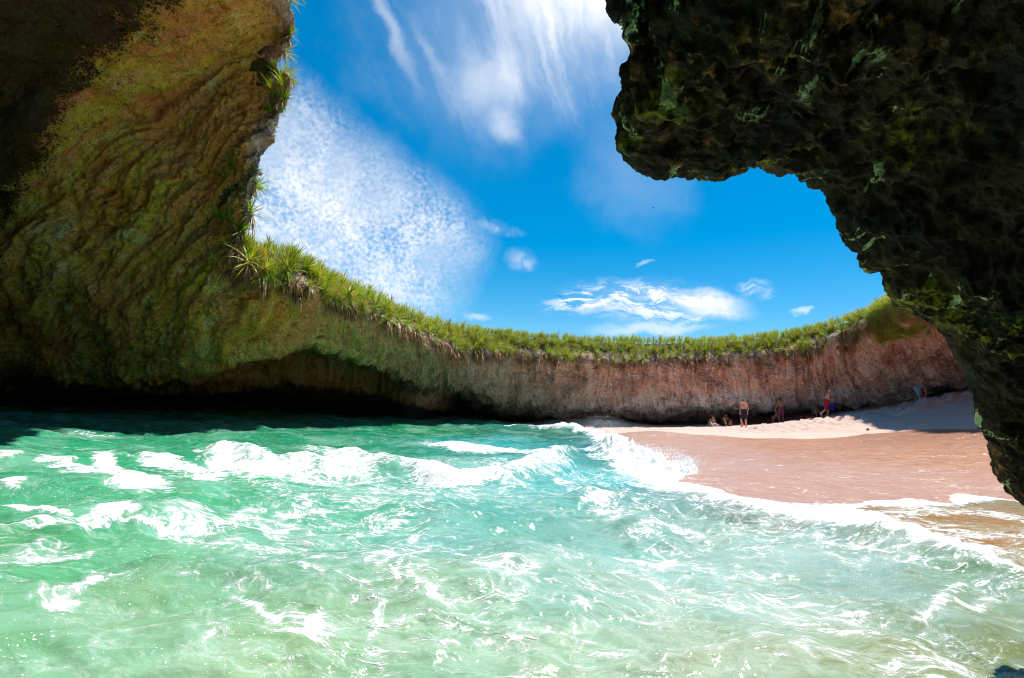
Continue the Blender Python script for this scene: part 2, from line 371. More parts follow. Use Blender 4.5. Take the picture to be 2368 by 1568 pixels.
# foam: (polyline px, half width m, strength)
FOAM = [
 ([(740, 1050), (800, 1065), (780, 1100), (860, 1120)], .45, .75), ([(870, 1085), (980, 1105), (1080, 1130), (1160, 1125)], .55, .95),
 ([(1150, 1120), (1230, 1110), (1300, 1075)], .45, .7), ([(1000, 1035), (1100, 1045), (1230, 1045)], .7, .75),
 ([(1250, 1050), (1330, 1050), (1420, 1060)], .6, .55), ([(500, 1060), (560, 1095), (620, 1110), (740, 1095)], .35, .8),
 ([(560, 1050), (650, 1085), (720, 1130), (790, 1135)], .25, .75), ([(330, 1060), (400, 1085), (470, 1098), (520, 1090)], .25, .95),
 ([(240, 1105), (290, 1130), (330, 1160), (350, 1165)], .22, .95), ([(230, 1070), (250, 1100), (240, 1130)], .15, .85), ([(250, 1128), (340, 1125), (390, 1130)], .2, .85),
 ([(120, 1075), (160, 1095), (190, 1100), (210, 1120)], .2, .72), ([(160, 1040), (200, 1048), (250, 1052)], .35, .5),
 ([(470, 1150), (460, 1120), (520, 1105)], .16, .85), ([(0, 1070), (20, 1080)], .15, .8), ([(0, 1130), (20, 1165)], .1, .8),
 ([(10, 1205), (90, 1215), (150, 1240)], .06, .75), ([(190, 1240), (250, 1215), (300, 1245)], .10, .72), ([(280, 1235), (230, 1250)], .1, .6),
 ([(60, 1265), (130, 1262), (240, 1256)], .05, .8), ([(280, 1250), (360, 1250), (410, 1258)], .035, .9),
 ([(380, 1200), (460, 1225), (540, 1230), (600, 1200)], .3, .55), ([(560, 1180), (640, 1230), (700, 1180), (740, 1210)], .25, .5), ([(430, 1220), (480, 1260), (560, 1270)], .3, .5),
 ([(0, 1300), (80, 1310), (150, 1330)], .3, .48), ([(80, 1450), (120, 1470), (150, 1430), (200, 1390), (230, 1360)], .07, .58), ([(100, 1430), (140, 1480)], .07, .55),
 ([(870, 1395), (900, 1375), (960, 1360), (1030, 1340), (1090, 1310)], .05, .62), ([(640, 1490), (700, 1500), (740, 1520), (690, 1450)], .07, .58),
 ([(560, 1420), (600, 1450), (640, 1480)], .04, .62), ([(960, 1340), (1010, 1330), (1080, 1350)], .05, .6),
 ([(1080, 1385), (1200, 1400), (1240, 1405)], .02, .8), ([(1330, 1440), (1370, 1470)], .05, .6),
 ([(1440, 1062), (1490, 1085), (1540, 1100), (1575, 1092)], .9, 1.1), ([(1500, 1110), (1560, 1115), (1600, 1130)], .7, 1.0), ([(1590, 1122), (1680, 1160), (1780, 1185), (1880, 1200)], .75, 1.15), ([(1850, 1185), (1980, 1200), (2080, 1215)], .6, 1.1), ([(1950, 1172), (2100, 1180), (2250, 1170), (2368, 1168)], .22, .7),
 ([(1440, 1060), (1480, 1100), (1530, 1140), (1600, 1160)], .35, .65),
 ([(1700, 1150), (1850, 1170), (1990, 1168), (2130, 1160), (2300, 1165)], .25, .78), ([(1840, 1200), (1980, 1230), (2100, 1264), (2240, 1318), (2380, 1360), (2600, 1430)], .34, 1.15), ([(2000, 1215), (2110, 1240), (2230, 1290), (2380, 1335)], .30, .58),
 ([(1900, 1190), (2050, 1200), (2150, 1190), (2300, 1200), (2420, 1230)], .3, .50), ([(2080, 1215), (2200, 1240), (2380, 1290)], .6, .42), ([(2250, 1330), (2390, 1390)], .25, .5),
 ([(1350, 1180), (1420, 1215), (1520, 1215)], .25, .55), ([(1440, 1150), (1500, 1180), (1600, 1195)], .25, .62), ([(1280, 1130), (1330, 1150), (1340, 1190)], .2, .5),
 ([(1450, 1250), (1530, 1245), (1640, 1262)], .15, .55), ([(1330, 1270), (1400, 1300), (1520, 1320), (1560, 1300)], .08, .7),
 ([(2120, 1470), (2160, 1450), (2190, 1410), (2230, 1380)], .05, .58), ([(2200, 1420), (2260, 1440), (2300, 1420)], .05, .65), ([(1840, 1480), (1900, 1470), (1930, 1490)], .03, .7),
 ([(1080, 985), (1180, 990), (1280, 992), (1340, 995)], .35, .9), ([(150, 1000), (180, 1006), (230, 1010)], .5, .4),
 ([(1340, 1005), (1400, 1012), (1430, 1025)], .5, .9), ([(1900, 1320), (2050, 1330), (2200, 1370)], .5, .28),
 ([(430, 1110), (560, 1140), (700, 1160), (850, 1190)], .9, .30), ([(900, 1150), (1100, 1170), (1300, 1180)], 1.0, .22),
]
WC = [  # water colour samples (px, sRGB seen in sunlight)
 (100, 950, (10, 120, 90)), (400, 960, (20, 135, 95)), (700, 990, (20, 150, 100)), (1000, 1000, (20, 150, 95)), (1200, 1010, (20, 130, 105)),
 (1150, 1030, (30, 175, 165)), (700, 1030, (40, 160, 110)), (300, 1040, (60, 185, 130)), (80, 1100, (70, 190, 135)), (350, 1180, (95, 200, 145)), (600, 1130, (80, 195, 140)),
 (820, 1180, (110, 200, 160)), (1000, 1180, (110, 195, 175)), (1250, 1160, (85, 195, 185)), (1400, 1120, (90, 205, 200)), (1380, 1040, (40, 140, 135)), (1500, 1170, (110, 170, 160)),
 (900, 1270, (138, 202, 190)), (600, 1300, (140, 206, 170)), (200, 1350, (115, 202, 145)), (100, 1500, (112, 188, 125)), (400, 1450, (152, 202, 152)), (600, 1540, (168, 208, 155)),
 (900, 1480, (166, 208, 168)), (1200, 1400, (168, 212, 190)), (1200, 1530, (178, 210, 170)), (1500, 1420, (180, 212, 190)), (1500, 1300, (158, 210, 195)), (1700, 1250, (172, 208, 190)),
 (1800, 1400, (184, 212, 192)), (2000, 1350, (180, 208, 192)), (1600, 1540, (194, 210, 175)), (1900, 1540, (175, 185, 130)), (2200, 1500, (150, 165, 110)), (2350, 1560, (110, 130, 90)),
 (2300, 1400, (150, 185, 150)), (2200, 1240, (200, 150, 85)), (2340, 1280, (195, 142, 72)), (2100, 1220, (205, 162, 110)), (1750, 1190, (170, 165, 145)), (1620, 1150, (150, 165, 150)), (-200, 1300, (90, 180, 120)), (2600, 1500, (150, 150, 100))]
def lin(c): c = np.array(c)/255.; return np.where(c < .04, c/12.92, ((c+.055)/1.055)**2.4)
def wave_field(x, y):
    p = np.stack([x, y, 0*x], -1); rr = np.hypot(x, y)
    # swell running towards the beach, crests leaning a little
    q = np.stack([x*.35+y*.10, y*.95-x*.12, 0*x], -1)
    z = .42*fbm(q*.62+3, 2)+.17*(ridged(q*1.05+9, 2)*.5-.2)
    z += .09*fbm(np.stack([x*.8+y*.5, y*1.3-x*.5, 0*x], -1)*1.7+21, 3)
    z += .018*ridged(np.stack([x+y*.6, y*1.4-x*.6, 0*x], -1)*2.9+31, 3)*.6
    z += .003*fbm(p*9, 2)*np.clip(7/rr, .3, 1.3)
    z *= .95
    F = np.zeros(x.shape); WB = fbm(p*1.7+15, 2)
    for ln, h, wd, fo in CREST:
        l = L(ln); d, u = pdist(x, y, l); e = np.clip(np.minimum(u, 1-u)*6, 0, 1)
        e = e*(1+.35*fbm(np.stack([u*14, 0*u, 0*u], -1)+h*9, 2))
        dd = d*(1+.35*WB)
        z += h*e*np.exp(-(dd/wd)**2)
        # long smooth back of the wave
        z += .25*h*e*np.exp(-(dd/(wd*2.6))**2)
        F = np.maximum(F, fo*e*np.exp(-(dd/(wd*.9))**2))
    for ln, wd, s in FOAM:
        l = L(ln, .03); d, u = pdist(x, y, l)
        k = d < wd*3.2
        if not k.any(): continue
        dd = d[k]+wd*.9*fbm(p[k]*(1.1/wd)**.8+s*40, 3)
        e = .55+.45*np.clip(np.minimum(u[k], 1-u[k])*8, 0, 1)
        F[k] = np.maximum(F[k], s*e*sst(dd, wd*2.1, wd*.1))
    return z, F
x, y = polar(1.6, 62, 820, 70, -85, 900)
sd = shore_sd(x, y)
z, F = wave_field(x, y)
p = np.stack([x, y, 0*x], -1)
lobe = .35*fbm(p*.9+40, 3)*np.clip(np.hypot(x, y)/12, .5, 1.3)
sdl = sd+lobe
fade = sst(sdl, -.2, -3.2)
z = z*(.35+.65*fade)+.04
zs = _sf(x, y)
z = np.where(sdl < 0, np.maximum(z, zs+.05*sst(-sdl, -.3, 1.2)), z)         # never below the sand
edge = sst(sdl, -.15, .10)                     # swash lip sinks into the sand
z = z*(1-edge)+(zs-.06)*edge
z -= np.clip(sdl, 0, 3)*.25
F = np.maximum(F, .72*np.exp(-((sdl+.28)/.24)**2)*sst(y, 3, 8))
rr_ = np.hypot(x, y); azd = np.degrees(np.arctan2(x, y))
zone = sst(rr_, 13, 9.5)*(.72+.28*sst(rr_, 3.2, 5.5))*(.6+.4*sst(azd, -42, -20))
F = np.maximum(F, .11+zone*(.12+.28*np.clip(fbm(p*.42+60, 3)+.15, -.4, 1)))
# foam piles up a little
lump = np.clip(F-.35, 0, .7)*(.05*np.abs(fbm(p*3.3+2, 4))+.03*np.abs(fbm(p*10, 2)))*np.clip(sd*-2+1, 0, 1)
z = z+lump
brk, bu = pdist(x, y, L(CREST[0][0])); turb = np.exp(-(brk/.75)**2)*sst(bu, .60, .85)
z = z+turb*(.50*np.abs(fbm(p*1.9+7, 4))+.30*np.abs(fbm(p*7, 4)))*(sdl < .1)
F = np.maximum(F, turb*1.0)
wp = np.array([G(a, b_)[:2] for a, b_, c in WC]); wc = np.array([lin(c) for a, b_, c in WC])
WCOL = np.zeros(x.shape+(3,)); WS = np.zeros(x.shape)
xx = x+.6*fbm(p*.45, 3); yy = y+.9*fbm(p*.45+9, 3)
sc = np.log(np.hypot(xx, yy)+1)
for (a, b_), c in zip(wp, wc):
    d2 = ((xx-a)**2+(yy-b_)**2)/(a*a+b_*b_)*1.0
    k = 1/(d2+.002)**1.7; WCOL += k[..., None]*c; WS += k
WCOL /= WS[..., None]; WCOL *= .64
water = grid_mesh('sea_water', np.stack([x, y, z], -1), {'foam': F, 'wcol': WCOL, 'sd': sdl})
water['kind'] = 'structure'
m, t, b = mat('sea_water'); water.data.materials.append(m)
pos = t.pos(); Fo = t.attr('foam', 'Fac'); base = t.attr('wcol', 'Color')
wv = t.noise(pos, .9, 3, .5, out=1)
pw = t.vm('ADD', pos, t.vm('SCALE', t.vm('SUBTRACT', wv, (.5, .5, .5)), .9))
st = t.map(pw, (1, 2.1, 1), (0, 0, -.25))
n1 = t.noise(st, 1.6, 5, .62, .3); n2 = t.noise(st, 7, 5, .65, .4); n3 = t.noise(st, 34, 3, .7)
net = t.vor(st, 1.5, 'DISTANCE_TO_EDGE'); net2 = t.vor(t.map(st, (1, 1, 1), (0, 0, 1), (3, 5, 0)), 4.2, 'DISTANCE_TO_EDGE')
lace = t.math('ADD', t.mr(net, .10, .0, 0, .16), t.mr(net2, .12, .0, 0, .12))
v = t.math('ADD', Fo, t.math('MULTIPLY', t.math('SUBTRACT', n1, .5), .95))
v = t.math('ADD', v, t.math('MULTIPLY', t.math('SUBTRACT', n2, .5), .95))
v = t.math('ADD', v, t.math('MULTIPLY', t.math('SUBTRACT', n3, .5), .34))
v = t.math('ADD', v, lace)
web = t.mr(t.math('ABSOLUTE', t.math('SUBTRACT', t.noise(t.map(pw, (1, 2.6, 1), (0, 0, -.2), (9, 2, 0)), .9, 5, .66, .6), .5)), .030, .0, 0, .33)
web2 = t.mr(t.math('ABSOLUTE', t.math('SUBTRACT', t.noise(t.map(pw, (1.4, 2.2, 1), (0, 0, .5), (1, 6, 0)), 2.3, 4, .6, .5), .5)), .04, .0, 0, .16)
v = t.math('ADD', v, t.math('MULTIPLY', t.math('ADD', web, web2), t.mr(Fo, .14, .34)))
v = t.math('ADD', v, t.math('MULTIPLY', t.math('SUBTRACT', t.noise(st, 80, 2, .6), .5), .25))
mask = t.mr(v, .53, .78)
thin = t.mr(v, .30, .58, 0, .42)          # suspended bubbles just below the surface
glint = t.math('MULTIPLY', t.mr(t.noise(t.map(pos, (1, 1.6, 1)), 42, 2, .6), .64, .68), t.mr(t.noise(pos, 1.1, 4, .6), .44, .60))  # sun glints painted as white specks in the water colour
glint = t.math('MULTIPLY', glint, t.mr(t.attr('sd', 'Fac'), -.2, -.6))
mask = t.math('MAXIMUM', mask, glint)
deep = t.mix(t.mr(t.noise(st, 1.4, 4, .55), .38, .66, 0, .6), base, t.vm('MULTIPLY', base, (.72, .88, .9)))
deep = t.mix(t.mr(t.noise(t.map(pw, (1, 4.5, 1), (0, 0, -.15)), 2.8, 4, .6), .50, .70, 0, .5), deep, t.vm('MULTIPLY', deep, (.66, .80, .76)))
milky = t.mr(t.noise(t.map(pw, (1, 2.2, 1), (0, 0, -.3), (7, 7, 0)), .55, 5, .6), .44, .68, 0, .34)
deep = t.mix(milky, deep, t.mix(.55, base, (.62, .85, .78, 1)))
cc = t.mix(thin, deep, t.mix(.45, deep, (.85, .92, .9, 1)))
cc = t.mix(mask, cc, t.mix(t.mr(n3, .35, .6), (.62, .72, .70, 1), (.86, .87, .87, 1)))
t.put(b.inputs['Base Color'], cc)
t.put(b.inputs['Roughness'], t.mr(mask, 0, 1, .07, .85)); t.put(b.inputs['Specular IOR Level'], t.mr(mask, 0, 1, .5, .1)); b.inputs['IOR'].default_value = 1.33
hr = t.math('ADD', t.math('MULTIPLY', t.noise(t.map(pos, (1, 1.9, 1), (0, 0, -.2)), 3.4, 3, .5, .4), 1.0), t.math('MULTIPLY', t.noise(t.map(pos, (1, 1.6, 1), (0, 0, .4)), 15, 2, .5), .12))
hf = t.math('ADD', hr, t.math('MULTIPLY', mask, t.math('ADD', .03, t.math('MULTIPLY', t.noise(pos, 26, 4, .7), .35))))
t.put(b.inputs['Normal'], t.bump(hf, .6, .07))
# ------------------------------------------------------------------ crater wall
def W(x, y, z): return np.array([x, y, z], float)
def hor(U): return 923+(U-1184)*.0437
# each column: lip, five points down the face, base (all at real distances)
COLS = [
 [W(9, -5, 10.5), W(9.5, -6, 9), W(10, -7, 7), W(10, -8, 5), W(10, -8.5, 3), W(10, -9, 1), W(10, -9, -1.5)],
 [W(3, -4.5, 11), W(3, -6, 9.5), W(3, -7.5, 7.5), W(3, -8.5, 5), W(3, -9, 3), W(3, -9.5, 1), W(3, -9.5, -1.5)],
 [W(-2.2, -2.5, 11.5), W(-3.6, -4, 10), W(-5, -5.4, 8), W(-6, -6, 5.5), W(-6.6, -6.2, 3), W(-7, -6.5, 1), W(-7.5, -7, -1.5)],
 [W(-3.4, 1.5, 12), W(-5, 1, 10.3), W(-6.8, .6, 8.3), W(-8.2, .4, 6), W(-9, .2, 3.5), W(-9.6, 0, 1.2), W(-10.5, 0, -1.5)],
 [P(742, -520, 8.6), W(-6.6, 5.8, 10.2), W(-8.6, 5.4, 8.3), W(-10.4, 5.2, 6), W(-11.6, 5.2, 3.6), W(-12.6, 5.4, 1.2), W(-14.5, 5.6, -1.5)],
 [P(690, -150, 11.2), P(470, -80, 10.6), P(170, 20, 9.8), P(-150, 180, 9.4), P(-480, 500, 10), P(-640, 830, 11), P(-900, 920, 14)],
 [P(655, -10, 12.6), P(500, 60, 12.1), P(260, 160, 11.2), P(-20, 330, 10.8), P(-300, 600, 12), P(-430, 850, 13.6), P(-500, 905, 22)],
 [P(676, 70, 13.3), P(520, 150, 13.0), P(300, 280, 12.3), P(60, 480, 12.2), P(-160, 700, 13.4), P(-240, 850, 15), P(-270, 900, 24)],
 [P(634, 160, 13.6), P(520, 230, 13.4), P(330, 390, 13.0), P(130, 580, 13.1), P(-40, 750, 14.4), P(-70, 856, 15.8), P(-70, 904, 26)],
 [P(668, 205, 13.9), P(530, 300, 13.8), P(370, 450, 13.5), P(200, 620, 13.8), P(60, 780, 15.0), P(40, 858, 16.4), P(40, 905, 28)],
 [P(612, 325, 14.4), P(515, 410, 14.4), P(400, 530, 14.3), P(270, 680, 14.8), P(170, 800, 16.0), P(160, 866, 17.2), P(170, 910, 30)],
 [P(586, 425, 14.8), P(510, 510, 14.9), P(430, 610, 15.0), P(340, 730, 15.6), P(280, 815, 16.8), P(275, 872, 18), P(280, 920, 31)],
 [P(562, 545, 15.2), P(512, 615, 15.4), P(455, 695, 15.7), P(400, 775, 16.4), P(375, 835, 17.4), P(372, 864, 18.4), P(380, 926, 32)],
 [P(580, 630, 15.8), P(550, 690, 16.1), P(520, 745, 16.6), P(490, 795, 17.2), P(478, 832, 18.2), P(476, 868, 22), P(480, 932, 33)],
 [P(690, 655, 17.2), P(672, 700, 17.3), P(650, 745, 17.7), P(628, 778, 18.3), P(612, 806, 19.2), P(604, 828, 27), P(600, 940, 34)],
 [P(770, 690, 19.0), P(765, 725, 19.1), P(757, 755, 19.4), P(750, 780, 20.0), P(742, 797, 20.8), P(732, 818, 29), P(720, 950, 35)],
 [P(880, 738, 21.4), P(882, 768, 21.7), P(880, 795, 22.3), P(875, 815, 23.2), P(868, 835, 24.4), P(860, 856, 31), P(850, 960, 36)],
 [P(985, 782, 24.4), P(990, 805, 24.6), P(992, 830, 25.2), P(990, 855, 26.2), P(988, 880, 27.6), P(985, 912, 30.5), P(975, 968, 37)],
 [P(1070, 808, 27.0), P(1075, 835, 27.4), P(1075, 860, 28.0), P(1072, 878, 28.8), P(1068, 893, 30.0), P(1062, 915, 36), P(1055, 978, 44)],
 [P(1150, 812, 28.8), P(1152, 840, 29.0), P(1154, 870, 29.5), P(1155, 895, 30.2), P(1156, 915, 31.0), P(1158, 935, 33.0), P(1155, 982, 39)],
 [P(1250, 820, 30.2), P(1250, 850, 30.4), P(1250, 880, 30.7), P(1250, 910, 31.1), P(1250, 935, 31.8), P(1250, 950, 33.6), P(1250, 986, 38)],
 [P(1380, 828, 31.0), P(1380, 858, 31.1), P(1380, 885, 31.3), P(1380, 915, 31.7), P(1380, 940, 32.3), P(1380, 952, 34), P(1380, 992, 38)],
 [P(1530, 830, 31.4), P(1530, 860, 31.4), P(1530, 890, 31.6), P(1530, 915, 31.9), P(1530, 938, 32.4), P(1530, 950, 34), P(1530, 992, 38)],
 [P(1680, 828, 31.2), P(1680, 858, 31.3), P(1680, 888, 31.4), P(1680, 912, 31.6), P(1680, 930, 32.0), P(1685, 945, 34.4), P(1690, 990, 38)],
 [P(1800, 816, 30.6), P(1802, 850, 30.7), P(1806, 885, 30.9), P(1812, 912, 31.2), P(1818, 932, 31.8), P(1822, 942, 34.2), P(1830, 985, 38)],
 [P(1880, 800, 30.0), P(1886, 840, 30.2), P(1894, 880, 30.4), P(1902, 910, 30.8), P(1908, 928, 31.4), P(1914, 938, 33.4), P(1925, 975, 37)],
 [P(1950, 775, 28.8), P(1960, 825, 29.0), P(1975, 870, 29.3), P(1990, 905, 29.8), P(2002, 925, 30.4), P(2012, 938, 31.6), P(2025, 975, 36)],
 [P(2010, 745, 27.4), P(2030, 805, 27.7), P(2055, 855, 28.1), P(2080, 888, 28.7), P(2098, 908, 29.4), P(2115, 920, 30.2), P(2130, 955, 34)],
 [P(2075, 705, 25.2), P(2110, 775, 25.8), P(2150, 830, 26.6), P(2185, 870, 27.4), P(2215, 890, 28.3), P(2240, 900, 29.2), P(2270, 935, 33)],
 [P(2170, 690, 22.4), P(2230, 760, 23.2), P(2300, 815, 24.2), P(2360, 855, 25.3), P(2410, 875, 26.4), P(2450, 890, 27.6), P(2500, 925, 31)],
 [W(21.2, 17.5, 9.0), W(21.8, 18, 7.6), W(22.6, 18.6, 6.2), W(23.6, 19.2, 5), W(24.6, 20, 4.2), W(26, 21, 3.4), W(30, 24, 2)],
 [W(18.8, 12.5, 9.8), W(19.8, 12.5, 8.2), W(21, 12.6, 6.4), W(22.2, 12.8, 5), W(23.4, 13, 3.6), W(25, 13, 2.6), W(29, 13, 1)],
 [W(14.6, 8.2, 10.4), W(16, 7.8, 8.8), W(17.6, 7.4, 6.8), W(19, 7.2, 5), W(20.4, 7, 3.2), W(22, 7, 2), W(26, 6, 0)],
 [W(11.5, 3.8, 10.6), W(13, 3.4, 9), W(14.6, 3.2, 7), W(16, 3, 5), W(17, 2.6, 3), W(18, 2, 1), W(22, 0, -1)],
 [W(9.8, -1.5, 10.6), W(11, -2.5, 9), W(12.4, -3.4, 7), W(13.6, -4, 5), W(14.4, -5, 3), W(15, -6, 1), W(17, -7, -1.5)],
]
# true distance of the left-hand wall: move its control points along their sight lines
for i_, k_ in zip(range(3, 14), (1.2, 1.3, 1.35, 1.35, 1.35, 1.3, 1.25, 1.2, 1.15, 1.1, 1.05)):
    COLS[i_] = [CAM+(p_-CAM)*k_ for p_ in COLS[i_]]
for i_ in range(5, 18):          # the sea runs back under the wall in a low cave
    p_ = COLS[i_][-1]; v_ = (p_-CAM)/((p_-CAM)@f_); COLS[i_][-1] = CAM+v_*min(30, -1.6/v_[2] if v_[2] < -.032 else 30)
LIP = np.array([c[0] for c in COLS])
# smooth outward direction at each lip
tan = np.gradient(LIP[:, :2], axis=0); tan /= np.linalg.norm(tan, axis=1)[:, None]
for _ in range(2): tan[1:-1] = (tan[:-2]+2*tan[1:-1]+tan[2:])/4
OUT = np.c_[-tan[:, 1], tan[:, 0]]
OUT = np.where(((LIP[:, :2]-np.array([4, 14]))*OUT).sum(1)[:, None] < 0, -OUT, OUT)
for i_ in range(3, 14):
    OUT[i_] = np.array([-1, .12+.05*max(0, i_-9)]); OUT[i_] /= np.linalg.norm(OUT[i_])
TOP = []
for o, l in zip(OUT, LIP):
    k = np.array([[13, -.6], [6, 1.1], [2.6, 1.25], [1.35, 1.05], [.55, .55]])
    TOP.append([l+np.array([o[0]*a, o[1]*a, b]) for a, b in k])
def foot(c):
    q = c[-1].copy(); q[2] = min(q[2]-1.2, -1.6); return q
C = np.array([tp+list(c)+[foot(c)] for tp, c in zip(TOP, COLS)])             # (ncol, 13, 3)
ncol = len(C)
seg = [max(6, int(np.linalg.norm(C[i+1, 5]-C[i, 5])/.065)) if 4 <= i <= 29 else 14 for i in range(ncol-1)]
seg = [min(s, 70) for s in seg]
X = catmull(C, seg)
X = np.swapaxes(catmull(np.swapaxes(X, 0, 1), [3, 8, 10, 12, 10, 56, 56, 52, 48, 34, 20, 6]), 0, 1)
nc, nr = X.shape[:2]
colid = np.concatenate([i+np.arange(s)/s for i, s in enumerate(seg)]+[[ncol-1]])[:, None]*np.ones((1, nr))
rowm = np.concatenate([[0], np.cumsum([3, 8, 10, 12, 10, 56, 56, 52, 48, 34, 20, 6])])
rowid = np.interp(np.arange(nr), rowm, np.arange(13)-5.0)[None]*np.ones((nc, 1))  # 0 = lip, 6 = base
sarc = np.r_[0, np.cumsum(np.linalg.norm(np.diff(catmull(C, seg)[:, 7], axis=0), axis=1))][:, None]*np.ones((1, nr))
tarc = np.concatenate([np.zeros((nc, 1)), np.cumsum(np.linalg.norm(np.diff(X, axis=1), axis=2), 1)], 1)
tarc = tarc-tarc[:, rowm[5]][:, None]
N = normals(X)
cen = np.array([4, 14, 3.0])
k = ((cen-X)*N).sum(-1)[nc//2, nr//2]
if k < 0: N = -N
near = sst(colid, 19, 13)                    # 1 on the left-hand wall, close to the camera
face = sst(rowid, -.6, .3)
stv = np.stack([sarc, tarc, 0*sarc], -1)
warp = .7*np.stack([fbm(X*.35+1, 2), fbm(X*.35+7, 2), 0*sarc], -1)
q = (stv+warp)
amp = 1+.35*near
dsp = .42*fbm(X*.40, 3)*(.6+.4*near)
dsp += .13*fbm(X*1.3+5, 5, .62)+.07*ridged(X*2.3+9, 4, .6)*.6
saw = q[..., 0]*.62+.55*fbm(q*np.array([.5, .22, 1])+3, 3); saw = saw-np.floor(saw)
dsp += .20*(np.minimum(saw*1.25, (1-saw)*5)-.5)*sst(fbm(X*.25+8, 2), -.25, .1)
saw2 = q[..., 0]*1.9+.9*fbm(q*np.array([1.1, .4, 1])+13, 3); saw2 = saw2-np.floor(saw2)
dsp += .085*(np.minimum(saw2*1.2, (1-saw2)*6)-.5)*sst(fbm(X*.5+18, 2), -.15, .15)
dsp += .12*fbm(q*np.array([2.2, .50, 1]), 4, .6)
dsp += .075*fbm(X*5.5, 3, .65)+.045*ridged(X*8+3, 2)
wl = worley(X*np.array([1.0, 1.0, 1.3])*1.3+fbm(X*2, 2)[..., None]*.3)
pit_zone = sst(fbm(X*.3+33, 2), -.1, .25)
dsp -= .40*sst(wl, .30, .10)*pit_zone*near
wl2 = worley(X*3.6+fbm(X*3, 2)[..., None]*.5)
dsp -= .12*sst(wl2, .36, .10)*sst(fbm(X*.6+12, 2), -.2, .2)
# broken blocks on the far wall
wb = worley(X*np.array([.8, .8, .55])+.35*np.stack([fbm(X*1.2, 2)]*3, -1)); dsp += .30*(1-near)*(sst(wb, .75, .2)-.5)*face
dsp += .35*(1-near)*fbm(q*np.array([.28, .10, 1])+70, 2)*face
dsp *= (.35+.65*face)*amp
# horizontal band of ledges near the foot of the wall
dsp += .10*face*ridged(np.stack([X[..., 0]*.3, X[..., 1]*.3, X[..., 2]*1.6], -1), 2)*sst(rowid, 2, 4)
env = sst(rowid, 6.0, 5.2)
X = X+N*(dsp*env)[..., None]
pit = sst(wl, .36, .10)*pit_zone*near
cliff = grid_mesh('crater_cliff', X, {'st': q, 'near': near, 'rowp': rowid, 'colp': colid})
cliff['kind'] = 'structure'
Xc, ROWC, COLC, SEGC = X.copy(), rowid, colid, seg

